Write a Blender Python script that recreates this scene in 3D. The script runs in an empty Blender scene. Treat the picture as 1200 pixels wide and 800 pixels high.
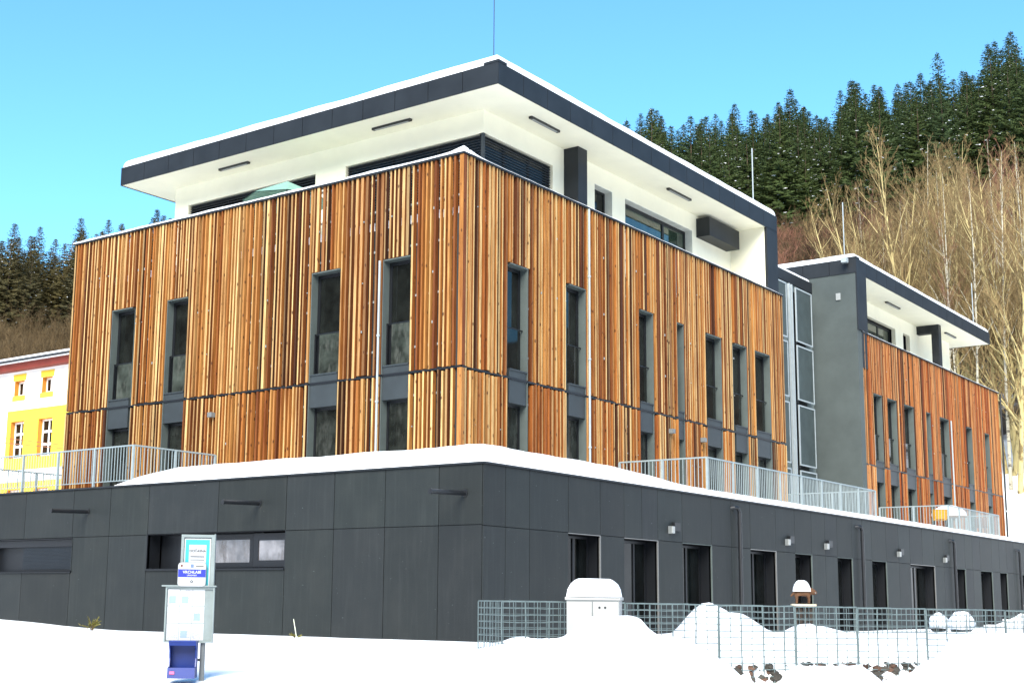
import bpy, math, random
from mathutils import Vector, Matrix, noise as mnoise
R = math.radians
random.seed(7)
scene = bpy.context.scene
col = scene.collection

# ------------------------------------------------------------------ helpers
def lin(r, g, b):
    f = lambda c: (c/255)/12.92 if c/255 <= .04045 else (((c/255)+.055)/1.055)**2.4
    return (f(r), f(g), f(b), 1)

def tag(o, label=None, cat=None, group=None, kind=None):
    if label: o['label'] = label
    if cat: o['category'] = cat
    if group: o['group'] = group
    if kind: o['kind'] = kind
    return o

def empty(name, loc=(0, 0, 0), rz=0, parent=None):
    o = bpy.data.objects.new(name, None)
    o.location = loc; o.rotation_euler = (0, 0, rz)
    o.empty_display_size = .3
    col.objects.link(o)
    if parent: o.parent = parent
    return o

def children(o, table=None):
    return [c for c in bpy.data.objects if c.parent == o]

class MB:
    def __init__(s):
        s.v = []; s.f = []; s.m = []; s.c = []; s.col = (1, 1, 1, 1); s.mat = 0
    def face(s, pts, mat=None, c=None):
        i = len(s.v); s.v += [tuple(p) for p in pts]
        s.f.append(tuple(range(i, i+len(pts)))); s.m.append(s.mat if mat is None else mat); s.c.append(c or s.col)
    def idx(s, ids, mat=None, c=None):
        s.f.append(tuple(ids)); s.m.append(s.mat if mat is None else mat); s.c.append(c or s.col)
    def box(s, x0, x1, y0, y1, z0, z1, mat=None, c=None, cf=None):
        if x0 > x1: x0, x1 = x1, x0
        if y0 > y1: y0, y1 = y1, y0
        if z0 > z1: z0, z1 = z1, z0
        i = len(s.v)
        s.v += [(x0,y0,z0),(x1,y0,z0),(x1,y1,z0),(x0,y1,z0),(x0,y0,z1),(x1,y0,z1),(x1,y1,z1),(x0,y1,z1)]
        fs = [(0,3,2,1),(4,5,6,7),(0,1,5,4),(1,2,6,5),(2,3,7,6),(3,0,4,7)]
        for k, q in enumerate(fs):
            cc = c
            if cf and k in cf: cc = cf[k]
            s.idx([i+a for a in q], mat, cc)
    def tube(s, pts, rad, n=6, mat=None, c=None, caps=True):
        if not isinstance(rad, (list, tuple)): rad = [rad]*len(pts)
        pts = [Vector(p) for p in pts]
        rings = []
        up = None
        for k, p in enumerate(pts):
            d = (pts[min(k+1, len(pts)-1)] - pts[max(k-1, 0)])
            if d.length < 1e-9: d = Vector((0, 0, 1))
            d.normalize()
            if up is None:
                up = d.orthogonal().normalized()
            a = up - d*up.dot(d)
            if a.length < 1e-6: a = d.orthogonal()
            a.normalize(); up = a
            b = d.cross(a)
            i = len(s.v)
            for j in range(n):
                t = 2*math.pi*j/n
                q = p + (a*math.cos(t) + b*math.sin(t))*rad[k]
                s.v.append((q.x, q.y, q.z))
            rings.append(i)
        for k in range(len(rings)-1):
            for j in range(n):
                j2 = (j+1) % n
                s.idx((rings[k]+j, rings[k]+j2, rings[k+1]+j2, rings[k+1]+j), mat, c)
        if caps and n > 3:
            s.idx([rings[0]+j for j in range(n)][::-1], mat, c)
            s.idx([rings[-1]+j for j in range(n)], mat, c)
    def build(s, name, mats, parent=None, smooth=False, loc=None, usecol=False, bevel=0, data=None):
        me = bpy.data.meshes.new(name)
        me.from_pydata(s.v, [], s.f)
        if not isinstance(mats, (list, tuple)): mats = [mats]
        for m in mats: me.materials.append(m)
        me.polygons.foreach_set('material_index', [min(x, len(mats)-1) for x in s.m])
        if smooth: me.polygons.foreach_set('use_smooth', [True]*len(s.f))
        if usecol:
            at = me.color_attributes.new('Col', 'FLOAT_COLOR', 'CORNER')
            buf = []
            for f, c in zip(s.f, s.c): buf += list(c)*len(f)
            at.data.foreach_set('color', buf)
        me.update()
        o = bpy.data.objects.new(name, me)
        col.objects.link(o)
        if parent: o.parent = parent
        if loc: o.location = loc
        if bevel:
            b = o.modifiers.new('b', 'BEVEL'); b.width = bevel; b.segments = 2; b.limit_method = 'ANGLE'
        return o

# ------------------------------------------------------------------ materials
def newmat(name):
    m = bpy.data.materials.new(name); m.use_nodes = True
    nt = m.node_tree; nt.nodes.clear()
    out = nt.nodes.new('ShaderNodeOutputMaterial')
    b = nt.nodes.new('ShaderNodeBsdfPrincipled')
    nt.links.new(b.outputs[0], out.inputs[0])
    return m, nt, b

def N(nt, t, **kw):
    n = nt.nodes.new(t)
    for k, v in kw.items(): setattr(n, k, v)
    return n

def mixc(nt, fac, a, b, mode='MIX'):
    n = nt.nodes.new('ShaderNodeMix'); n.data_type = 'RGBA'; n.blend_type = mode
    for sock, v in ((n.inputs[0], fac), (n.inputs[6], a), (n.inputs[7], b)):
        if hasattr(v, 'is_output') or hasattr(v, 'links'): nt.links.new(v, sock)
        else: sock.default_value = v
    return n.outputs[2]

def ramp(nt, src, stops):
    r = nt.nodes.new('ShaderNodeValToRGB')
    els = r.color_ramp.elements
    while len(els) < len(stops): els.new(.5)
    for e, (p, c) in zip(els, stops):
        e.position = p; e.color = c if isinstance(c, tuple) else (c, c, c, 1)
    nt.links.new(src, r.inputs[0]); return r.outputs[0]

def noise_tex(nt, scale, detail=4, vscale=(1, 1, 1), rough=.6, coord='Object'):
    tc = N(nt, 'ShaderNodeTexCoord'); mp = N(nt, 'ShaderNodeMapping')
    mp.inputs['Scale'].default_value = vscale
    nt.links.new(tc.outputs[coord], mp.inputs[0])
    n = N(nt, 'ShaderNodeTexNoise'); n.inputs['Scale'].default_value = scale
    n.inputs['Detail'].default_value = detail; n.inputs['Roughness'].default_value = rough
    nt.links.new(mp.outputs[0], n.inputs['Vector'])
    return n.outputs['Fac']

def bump(nt, b, src, strength=.3, dist=.02):
    bp = N(nt, 'ShaderNodeBump'); bp.inputs['Strength'].default_value = strength; bp.inputs['Distance'].default_value = dist
    nt.links.new(src, bp.inputs['Height']); nt.links.new(bp.outputs[0], b.inputs['Normal'])

def simple(name, c, rough=.6, var=.12, scale=3, metal=0, bmp=0, vscale=(1, 1, 1), spec=None):
    m, nt, b = newmat(name)
    f = noise_tex(nt, scale, 5, vscale)
    c = c if len(c) == 4 else (*c, 1)
    lo = tuple(x*(1-var) for x in c[:3])+(1,); hi = tuple(min(1, x*(1+var)) for x in c[:3])+(1,)
    nt.links.new(ramp(nt, f, [(.3, lo), (.7, hi)]), b.inputs['Base Color'])
    b.inputs['Roughness'].default_value = rough; b.inputs['Metallic'].default_value = metal
    if spec is not None: b.inputs['Specular IOR Level'].default_value = spec
    if bmp: bump(nt, b, noise_tex(nt, scale*12, 3, vscale), bmp, .01)
    return m

M = {}
# fibre-cement base panels: fine mottling, faint streaks, tiny pale scuffs
def mat_panel():
    m, nt, b = newmat('base_panel')
    a = noise_tex(nt, 1.1, 6); f2 = noise_tex(nt, 45, 3)
    c1 = ramp(nt, a, [(.3, (.0095, .0125, .013, 1)), (.52, (.0135, .0165, .0165, 1)), (.75, (.021, .023, .022, 1))])
    c2 = mixc(nt, .35, c1, ramp(nt, f2, [(.3, (.010, .012, .013, 1)), (.75, (.034, .037, .037, 1))]))
    streak = noise_tex(nt, 2.4, 4, (4, 4, .25))
    c3 = mixc(nt, ramp(nt, streak, [(.5, 0.0), (.8, .35)]), c2, (.038, .041, .041, 1))
    sc = noise_tex(nt, 9, 2, (1, 1, 2.5))
    c4 = mixc(nt, ramp(nt, sc, [(.735, 0.0), (.76, .45)]), c3, (.3, .32, .33, 1))
    at = N(nt, 'ShaderNodeAttribute'); at.attribute_name = 'Col'
    c4 = mixc(nt, 1.0, c4, at.outputs['Color'], 'MULTIPLY')
    nt.links.new(c4, b.inputs['Base Color']); b.inputs['Roughness'].default_value = .62; b.inputs['Specular IOR Level'].default_value = .3
    bump(nt, b, f2, .15, .004)
    return m
M['panel'] = mat_panel()
M['gap'] = simple('panel_backing', (.012, .013, .014), .9)
M['fascia'] = simple('fascia_metal', (.016, .019, .0225), .5, .22, 1.3, spec=.3)
M['plaster'] = simple('white_plaster', (.86, .82, .64), .9, .035, 1.2, bmp=.15)
M['grey_plaster'] = simple('grey_plaster', (.064, .078, .075), .92, .14, .8, bmp=.3)
M['link_wall'] = simple('pale_grey_wall', (.16, .19, .18), .8, .08, 1)
M['reveal'] = simple('reveal_grey', (.072, .090, .084), .7, .12, 2)
M['spandrel'] = simple('spandrel_grey', (.026, .033, .036), .55, .15, 2)
M['frame'] = simple('anthracite_frame', (.004, .005, .007), .45, .1, 3)
M['black'] = simple('black_metal', (.010, .011, .013), .4, .1, 3)
M['steel'] = simple('galvanised_steel', (.34, .38, .38), .45, .15, 8, metal=.25)
M['railing'] = simple('painted_railing', (.25, .30, .31), .5, .08, 6)
M['pipe_white'] = simple('zinc_pipe', (.34, .38, .39), .45, .08, 4)
M['lampgrey'] = simple('lamp_grey', (.15, .16, .16), .5, .1, 5)
M['lampface'] = simple('lamp_white', (.30, .31, .30), .5, .05, 5)
M['trim'] = simple('aluminium_trim', (.17, .17, .165), .4, .1, 3, metal=.3)
def mat_snow():
    m, nt, b = newmat('snow')
    a = noise_tex(nt, .5, 5); b.inputs['Roughness'].default_value = .7
    nt.links.new(ramp(nt, a, [(.3, (.86, .88, .90, 1)), (.7, (.90, .91, .92, 1))]), b.inputs['Base Color'])
    bump(nt, b, noise_tex(nt, 5, 6), .35, .05)
    return m
M['snow'] = mat_snow()
def mat_glass(name, ior=1.5, tint=(.010, .014, .013), r=.02, streak=None):
    m, nt, b = newmat(name)
    f = noise_tex(nt, 1.7, 3)
    c = ramp(nt, f, [(.35, tuple(x*.5 for x in tint)+(1,)), (.7, tuple(x*2 for x in tint)+(1,))])
    if streak:
        s = noise_tex(nt, 1.3, 4, (3, 3, 1.0))
        c = mixc(nt, ramp(nt, s, [(.50, 0.0), (.72, 1.0)]), c, streak+(1,))
    nt.links.new(c, b.inputs['Base Color'])
    b.inputs['Roughness'].default_value = r; b.inputs['IOR'].default_value = ior
    bump(nt, b, noise_tex(nt, .9, 2), .08, .02)
    return m
M['glass'] = mat_glass('window_glass', 1.42, (.006, .007, .006), .03)
M['glass_door'] = mat_glass('door_glass', 1.28, (.003, .004, .004), .05)
M['glass_guard'] = mat_glass('guard_glass', 1.4, (.03, .036, .03), .08, (.085, .09, .078))  # pale streaks painted in as reflections on the panel
M['glass_low'] = mat_glass('curtained_glass', 1.4, (.012, .014, .012), .08, (.05, .054, .048))
M['glass_bright'] = mat_glass('painted_reflection_glass', 2.0, (.11, .105, .11), .12, (.05, .038, .03))  # pale tint and brown blotches paint in reflected snow and a tree
M['glass_green'] = mat_glass('green_glass', 1.9, (.02, .035, .022), .03)

def mat_wood():
    m, nt, b = newmat('larch_slats')
    at = N(nt, 'ShaderNodeAttribute'); at.attribute_name = 'Col'
    g = noise_tex(nt, 1.0, 5, (26, 26, 1.1), .65)
    c = mixc(nt, ramp(nt, g, [(.35, .8), (.62, .0)]), at.outputs['Color'], (.50, .36, .26, 1), 'MULTIPLY')
    g2 = noise_tex(nt, 1.0, 3, (5, 5, .35), .5)
    c = mixc(nt, ramp(nt, g2, [(.56, 0.0), (.75, .75)]), c, (.42, .24, .14, 1), 'MULTIPLY')
    # knots
    tc = N(nt, 'ShaderNodeTexCoord'); mp = N(nt, 'ShaderNodeMapping'); mp.inputs['Scale'].default_value = (5.5, 5.5, 2.6)
    nt.links.new(tc.outputs['Object'], mp.inputs[0])
    vo = N(nt, 'ShaderNodeTexVoronoi'); vo.inputs['Scale'].default_value = 1; nt.links.new(mp.outputs[0], vo.inputs['Vector'])
    c = mixc(nt, ramp(nt, vo.outputs['Distance'], [(.09, .85), (.17, 0.0)]), c, (.045, .014, .006, 1))
    nt.links.new(c, b.inputs['Base Color']); b.inputs['Roughness'].default_value = .72
    b.inputs['Specular IOR Level'].default_value = .25
    bump(nt, b, g, .25, .005)
    return m
M['wood'] = mat_wood()

# ------------------------------------------------------------------ facade coordinates
# 'L' faces -Y (u = x, inward = +y); 'R' faces +X (u = y, inward = -x)
FAC = {'base_l': ('L', 0.0), 'base_r': ('R', 0.0), 'wood_l': ('L', 3.15), 'wood_r': ('R', -3.05),
       'up_l': ('L', 6.3), 'up_r': ('R', -4.75), 'link': ('R', -5.11)}
def fb(mb, fac, u0, u1, d0, d1, z0, z1, mat=None, c=None, front=None):
    k, o = FAC[fac]
    if k == 'L':
        mb.box(u0, u1, o+d0, o+d1, z0, z1, mat, c, {2: front} if front else None)
    else:
        mb.box(o-d0, o-d1, u0, u1, z0, z1, mat, c, {3: front} if front else None)
def fp(fac, u, d, z):
    k, o = FAC[fac]
    return (u, o+d, z) if k == 'L' else (o-d, u, z)
def holes_wall(mb, fac, u0, u1, z0, z1, holes, d, th=.12, mat=None):
    us = sorted({u0, u1, *[h[0] for h in holes], *[h[1] for h in holes]})
    us = [u for u in us if u0 <= u <= u1]
    for a, b_ in zip(us[:-1], us[1:]):
        m_ = (a+b_)/2
        zz = sorted([(h[2], h[3]) for h in holes if h[0] < m_ < h[1]])
        z = z0
        for (h0, h1) in zz:
            if h0 > z: fb(mb, fac, a, b_, d, d+th, z, h0, mat)
            z = max(z, h1)
        if z < z1: fb(mb, fac, a, b_, d, d+th, z, z1, mat)

BLD = empty('office_building', (0, 0, 0))
tag(BLD, 'three storey modern building clad in orange timber slats above a dark panelled ground floor', 'building')

def window(fac, u0, u1, z0, z1, d, divs=(), pane='glass', fw=.06, guard=False, dep=.06):
    f = MB()
    fb(f, fac, u0, u0+fw, d, d+dep, z0, z1); fb(f, fac, u1-fw, u1, d, d+dep, z0, z1)
    fb(f, fac, u0+fw, u1-fw, d, d+dep, z1-fw, z1); fb(f, fac, u0+fw, u1-fw, d, d+dep, z0, z0+fw)
    for dv in divs: fb(f, fac, dv-fw*.6, dv+fw*.6, d-.003, d+dep, z0+fw, z1-fw)
    w = f.build('window', M['frame'], BLD)
    e = [u0+fw]+sorted(divs)+[u1-fw]
    for a, b_ in zip(e[:-1], e[1:]):
        p = MB(); fb(p, fac, a+.001, b_-.001, d+.025, d+.04, z0+fw, z1-fw)
        p.build('pane', M[pane], w)
    return w

# ------------------------------------------------------------------ ground floor
UL0 = -26.0; YR1 = 54.0; ZT = 3.88
winA = (-18.4, -14.42, 1.60, 2.50); winB = (-11.2, -6.05, 1.64, 2.54)
doors = [(3.45, 4.92), (6.09, 7.85), (9.23, 10.98), (13.53, 15.36), (16.82, 18.16), (20.35, 21.71), (23.59, 25.07), (27.66, 30.53),
         (32.98, 34.54), (36.72, 38.45), (39.65, 40.82), (43.2, 44.6), (46.5, 48.5), (50.5, 52)]
ztop = lambda u: 2.50 - .0033*max(0, u-10)
mb = MB()
holes_wall(mb, 'base_l', UL0, -.05, -1.2, ZT, [winA, winB], .032, .06)
holes_wall(mb, 'base_r', .05, YR1, -1.2, ZT, [(a, b, 0.02, ztop(a)) for a, b in doors], .032, .06)
mb.box(UL0, -.95, .95, 30, -1.2, ZT); mb.box(-22, -.95, 30, YR1, -1.2, ZT)      # core
mb.box(UL0, -.034, .034, 30, ZT-.02, ZT); mb.box(-22, -.034, 30, YR1, ZT-.02, ZT)
mb.build('ground_floor_wall', M['gap'], BLD)
mb = MB()
def panels(fac, us, rows_of):
    for a, b_ in zip(us[:-1], us[1:]):
        for z0, z1 in rows_of((a+b_)/2):
            k_ = random.uniform(.84, 1.10); fb(mb, fac, a+.009, b_-.009, 0, .03, z0+.008, z1-.008, c=(k_, k_*random.uniform(1.0, 1.06), k_*random.uniform(.97, 1.05), 1))
seamL = [UL0, -24.5, -22.6, -20.8, -18.9, -16.72, -14.46, -12.83, -11.21, -8.48, -6.04, -4.44, -2.84, -1.25, -.0301]
def rowsL(u):
    r = [(2.54, ZT)]
    if winA[0] < u < winA[1] or winB[0] < u < winB[1]: return r+[(-1.2, 1.60)]
    return r+[(-1.2, 2.54)]
panels('base_l', seamL, rowsL)
sR = [0, .84, 1.8, 3.45, 4.92, 6.09, 7.0, 7.85, 9.23, 10.98, 12.25, 13.53, 15.36, 16.82, 18.16, 19.3, 20.35, 21.71, 22.7, 23.59, 25.07, 26.4, 27.66, 29.1, 30.53, 31.7, 32.98, 34.54, 35.6, 36.72, 38.45, 39.65, 40.82, 42, 43.2, 44.6, 46.5, 48.5, 50.5, 52, YR1]
def rowsR(u):
    z = ztop(u)
    if any(a < u < b for a, b in doors): return [(z+.02, ZT)]
    return [(z+.02, ZT), (-1.2, z+.02)]
panels('base_r', sR, rowsR)
mb.build('cladding_panels', M['panel'], BLD, usecol=True)
mb = MB()
mb.box(UL0, .045, -.045, .20, ZT, ZT+.045); mb.box(-.20, .045, .2, YR1, ZT, ZT+.045)
mb.build('coping', M['fascia'], BLD)
# windows in the base, left face
def reveal(fac, u0, u1, z0, z1, d0, d1, mat='frame', sill=True, name='window_reveal', t=.02):
    m_ = MB()
    fb(m_, fac, u0-t, u0, d0, d1, z0, z1); fb(m_, fac, u1, u1+t, d0, d1, z0, z1)
    fb(m_, fac, u0-t, u1+t, d0, d1, z1, z1+t); fb(m_, fac, u0-t, u1+t, d0, d1, z0-t, z0)
    m_.build(name, M[mat], BLD)
    if sill:
        s = MB(); fb(s, fac, u0-.02, u1+.02, -.05, d1, z0-.05, z0-t-.002); s.build('window_sill', M['frame'], BLD)
reveal('base_l', *winB, .0, .45)
window('base_l', -10.4, -9.3, 1.66, 2.5, .42, (), 'glass', .09)
window('base_l', -9.2, -7.45, 1.66, 2.5, .30, (), 'glass_bright', .13, dep=.12)
window('base_l', -7.3, -6.05, 1.66, 2.5, .16, (), 'glass_bright', .17, dep=.2)
mbk = MB(); fb(mbk, 'base_l', -11.2, -7.3, .5, .55, 1.6, 2.56); mbk.build('window_backing', M['frame'], BLD)
reveal('base_l', *winA, .0, .45)
sh = MB()
fb(sh, 'base_l', winA[0], winA[1], .12, .22, 2.30, 2.495, 0)
z = 1.66
while z < 2.28:
    fb(sh, 'base_l', winA[0]+1.45, winA[1]-.03, .165, .20, z, z+.034, 1); z += .04
fb(sh, 'base_l', winA[0]+1.45, winA[1]-.03, .201, .24, 1.6, 2.3, 0)
fb(sh, 'base_l', winA[0], winA[0]+1.45, .30, .34, 1.6, 2.3, 0)
sh.build('roller_shutter', [M['frame'], simple('shutter_slats', (.008, .012, .017), .45, .1, 3, spec=.3)], BLD)
for k, (a, b_) in enumerate(doors):
    z1 = ztop(a)
    reveal('base_r', a, b_, .02, z1, .031, .42, 'frame', False, 'door_reveal')
    tr = MB()
    fb(tr, 'base_r', b_-.025, b_+.004, -.012, .03, .0, z1); fb(tr, 'base_r', a, b_, -.008, .03, z1-.002, z1+.018)
    tr.build('door_trim', M['trim' if k in (1, 0, 3, 7) else 'reveal'], BLD)
    if k == 0: window('base_r', a+.02, b_-.02, .03, z1-.02, .34, (a+.75,), 'glass_door', .06)
    elif k == 1: window('base_r', a+.02, b_-.02, .03, z1-.02, .36, (a+.55, a+1.1), 'glass_door', .07)
    else: window('base_r', a+.02, b_-.02, .03, z1-.02, .36, ((a+b_)/2,) if b_-a > 1.5 else (), 'glass_door', .07)
# spouts, wall lamps, downpipes on the base
for x in (-13.81, -6.99, -.52):
    s = MB(); s.tube([(x, -.002, 3.24), (x, -1.22, 3.2)], .055, 12); s.tube([(x, -1.19, 3.2), (x, -1.235, 3.2)], .062, 12, 0)
    s.tube([(x, -.001, 3.24), (x, -.02, 3.24)], .09, 12)
    s.build('rainwater_spout', [M['black'], M['lampgrey']], BLD, smooth=False)
for y, z in ((8.52, 2.83), (16.15, 2.81), (19.3, 2.80), (26.29, 2.78), (31.7, 2.73)):
    s = MB(); s.box(.0, .10, y-.09, y+.07, z-.10, z+.10, 0); s.box(.10, .125, y-.08, y+.06, z-.09, z+.09, 1)
    s.box(.02, .1, y+.10, y+.42, z-.02, z+.2, 2)
    s.build('wall_lamp', [M['lampgrey'], M['lampface'], M['frame']] , BLD)
for y, z in ((12.57, 3.67), (22.38, 3.61), (32.75, 3.55), (42.62, 3.5)):
    s = MB()
    pts = [(.0, y-.45, z-.05), (.11, y-.42, z-.02), (.13, y-.2, z), (.13, y-.06, z-.03), (.13, y, z-.14), (.13, y, -.3)]
    s.tube([(-.05, y-.3, z-.02), (.06, y-.22, z), (.12, y-.1, z-.01), (.13, y, z-.14), (.13, y, -.3)], .062, 12)
    for zz in (z-.5, 2.2, 1.1):
        s.tube([(.13, y, zz), (.13, y, zz+.05)], .075, 12)
    s.build('downpipe', M['black'], BLD, smooth=False)

# ------------------------------------------------------------------ timber storeys
Z0, ZS, ZP, ZH = 3.9, 6.83, 12.52, 10.03
front = {'wood_l': (-19.45, -3.05, [(-17.32, -16.30), (-14.64, -13.71), (-8.47, -7.40), (-5.80, -4.84)]),
         'wood_r1': (3.15, 23.4, [(5.33, 6.2), (8.31, 9.23), (12.47, 13.29), (14.87, 15.36), (17.02, 18.13), (19.22, 20.16), (20.92, 22.16)]),
         'wood_r2': (31.7, 52.3, [(32.96, 33.9), (34.6, 35.75), (36.89, 38.06), (39.9, 40.5), (42.01, 43.3), (46.3, 47.1), (49.4, 50.2)])}
PAL = [((.36, .165, .042), 5), ((.29, .112, .026), 5), ((.14, .050, .013), 3.5), ((.42, .23, .07), 4), ((.060, .024, .010), 2.5), ((.44, .28, .11), 2.5), ((.20, .076, .019), 3.5)]
def pick():
    t = random.random()*sum(w for _, w in PAL)
    for c, w in PAL:
        t -= w
        if t <= 0: break
    k = random.uniform(.85, 1.15)
    return tuple(x*k for x in c)
def slats(mb, fac, u0, u1, holes, redder=0):
    u = u0 + .01
    while u < u1-.05:
        w = random.choice([.045, .05, .055, .06, .07, .095])
        dep = random.uniform(.10, .145) if w < .09 else random.uniform(.06, .1)
        d0 = random.uniform(0, .028)
        inh = any(h[0]-.02 < u+w and u < h[1]+.02 for h in holes)
        for tier in (0, 1):
            if tier == 0 and inh: continue
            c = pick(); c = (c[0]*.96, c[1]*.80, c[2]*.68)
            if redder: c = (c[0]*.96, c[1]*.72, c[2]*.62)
            kf = random.choice([.15, .4, .6, .8, .95]); fr = tuple(a*(1-kf)+b*kf for a, b in zip(c, (.66, .46, .20)))  # fronts paled against the sides: light and shade between slats set in colour
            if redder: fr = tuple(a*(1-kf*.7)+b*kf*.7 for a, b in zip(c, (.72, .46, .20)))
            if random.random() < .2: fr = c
            z0 = (Z0 if tier == 0 else (ZH+.01 if inh else ZS+.035)); z1 = (ZS-.03 if tier == 0 else ZP)
            z0 += random.uniform(-.03, .035)*(tier == 1 and not inh); z1 += random.uniform(-.045, .012) if tier == 0 else 0
            if tier == 0: dd = d0-.02
            else: dd = d0
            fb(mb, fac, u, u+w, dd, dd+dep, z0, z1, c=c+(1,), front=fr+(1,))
        u += w + random.choice([.065, .075, .085, .10, .115, .15])
        # step past hole edges so that slats end cleanly at the opening
        for h in holes:
            if h[0]-.13 < u < h[0]-.06 and random.random() < .5: u = h[0]-.065
for key in ('wood_l', 'wood_r1', 'wood_r2'):
    u0, u1, op = front[key]; fac = 'wood_l' if key == 'wood_l' else 'wood_r'
    mb = MB()
    ua = u0
    ue = u1
    if key == 'wood_l': ue = u1-.14
    if key == 'wood_r1': ua = u0+.14
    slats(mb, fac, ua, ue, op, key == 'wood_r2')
    
    if key == 'wood_l':
        for z0, z1, c in ((Z0, ZS-.03, (.44, .20, .055, 1)), (ZS+.035, ZP, (.38, .165, .04, 1))):
            mb.box(-3.19, -3.052, 3.15, 3.20, z0, z1, c=c)
    if key == 'wood_r1':
        for z0, z1, c in ((Z0, ZS-.03, (.40, .19, .055, 1)), (ZS+.035, ZP, (.17, .05, .014, 1))):
            mb.box(-3.10, -3.05, 3.152, 3.29, z0, z1, c=c)
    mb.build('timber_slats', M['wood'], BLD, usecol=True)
    # backing wall, rails, cap
    hl = [(a, b_, Z0, ZH) for a, b_ in op]
    w = MB(); holes_wall(w, fac, u0+.1, u1-.1, Z0, 10.95, hl, .175, .12)
    w.build('backing_wall', simple('backing_'+key, (.028, .03, .03), .9, .1, 2), BLD)
    r = MB()
    for zz in (4.6, 6.2, 7.5, 8.9, 10.3, 11.45, 12.38):
        segs = [(u0+.08, u1-.08)]
        if zz < ZH:
            segs = []; a = u0+.08
            for h in op: segs.append((a, h[0]-.02)); a = h[1]+.02
            segs.append((a, u1-.08))
        for a, b_ in segs: fb(r, fac, a, b_, .147, .172, zz, zz+.06)
    fb(r, fac, u0, u1, .03, .17, ZS-.028, ZS+.03, 1)
    for h in op:   # keep the seam strip out of the openings by covering jamb to jamb later
        pass
    cp = r
    uu = u0+.3
    while uu < u1-.2:
        for zz in (5.35, 8.1, 9.45, 11.2):
            if random.random() < .38 and not any(h[0]-.1 < uu < h[1]+.1 and zz < ZH for h in op):
                fb(cp, fac, uu, uu+.03, .02, .035, zz+random.uniform(-.03, .03), zz+.04)
        uu += random.uniform(.3, .7)
    r.build('slat_rails', [M['steel'], M['frame']], BLD)
    c = MB(); fb(c, fac, u0-.02, u1+.02, -.03, .22, ZP+.002, ZP+.05)
    uu = u0+.4
    while uu < u1-.2:
        fb(c, fac, uu, uu+.05, .176, .23, 10.96, ZP); uu += 1.6
    c.build('parapet_cap', M['fascia'], BLD)
    # window bays
    for k, (a, b_) in enumerate(op):
        j = MB()
        t = .018
        near = fac == 'wood_l'
        fb(j, fac, a-.005, a+t, .03 if near else .13, .36, Z0, ZH); fb(j, fac, b_-t, b_+.005, .13 if near else .03, .36, Z0, ZH)
        fb(j, fac, a+t, b_-t, .03, .36, ZH-.035, ZH)
        j.build('window_surround', M['reveal'], BLD)
        s = MB(); fb(s, fac, a+t+.001, b_-t-.001, .06, .34, 6.16, 7.06)
        fb(s, fac, a+t+.001, b_-t-.001, .03, .34, 7.06, 7.10)
        s.build('spandrel', M['spandrel'], BLD)
        narrow = b_-a < .6
        window(fac, a+t+.001, b_-t-.001, 7.10, ZH-.036, .28, (), 'glass', .05 if narrow else .10)
        window(fac, a+t+.001, b_-t-.001, Z0, 6.16, .28, (), 'glass_low', .05 if narrow else .07)
        if not narrow:
            g = MB(); fb(g, fac, a+.2 if fac == 'wood_l' else a+t+.01, b_-t-.01 if fac == 'wood_l' else b_-.2, .20, .215, 7.12, 8.25, 1)
            fb(g, fac, a+t+.005, a+t+.05, .19, .225, 7.1, 8.27, 0)
            fb(g, fac, a+t+.005, b_-t-.005, .19, .225, 8.25, 8.28, 0)
            g.build('guard_panel', [M['frame'], M['glass_guard' if fac == 'wood_l' else 'glass']], BLD)
# pipes in front of the slats
s = MB(); s.tube([(-5.86, 3.10, Z0), (-5.86, 3.10, 10.0)], .032, 8)
for zz in (4.3, 6.1, 7.9): s.tube([(-5.86, 3.10, zz), (-5.86, 3.10, zz+.05)], .05, 8)
s.build('downpipe', M['pipe_white'], BLD)
s = MB(); s.tube([(-3.0, 9.30, Z0), (-3.0, 9.30, 12.5)], .032, 8)
for zz in (5.3, 7.9, 10.4): s.tube([(-3.0, 9.30, zz), (-3.0, 9.30, zz+.05)], .05, 8)
s.build('downpipe', M['pipe_white'], BLD)
s = MB(); s.tube([(-2.99, 43.36, Z0), (-2.99, 43.36, 9.98)], .035, 8); s.build('downpipe', M['pipe_white'], BLD)
s = MB(); s.tube([(-3.0, 52.4, Z0), (-3.0, 52.4, 12.5)], .05, 8); s.tube([(-3, 52.4, 6), (-3, 52.4, 6.08)], .08, 8, 1); s.build('downpipe', [M['black'], M['pipe_white']], BLD)
for fac, u, z in (('wood_l', -12.3, 6.25), ('wood_r', 14.25, 6.34), ('wood_r', 16.45, 6.28)):
    s = MB(); fb(s, fac, u-.09, u+.09, -.16, -.01, z-.08, z+.06); s.build('wall_lamp', M['lampgrey'], BLD)
# bodies
mb = MB()
mb.box(-19.2, -3.75, 3.85, 23.3, ZT+.01, 10.9, 0)
mb.box(-19.36, -3.2, 23.3, 23.42, ZT+.01, 10.95, 1); mb.box(-19.38, -19.2, 3.35, 23.3, ZT+.01, 10.95, 1)
mb.box(-19.36, -3.35, 3.45, 23.3, 10.9, 10.98, 1)
mb.box(-18.5, -3.75, 32.0, 52.0, ZT+.01, 10.9, 0); mb.box(-18.6, -3.35, 31.7, 52.2, 10.9, 10.98, 1); mb.box(-18.6, -3.35, 52.0, 52.2, ZT+.01, 10.9, 1)
mb.build('upper_floor_structure', [M['gap'], M['grey_plaster']], BLD)

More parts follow.
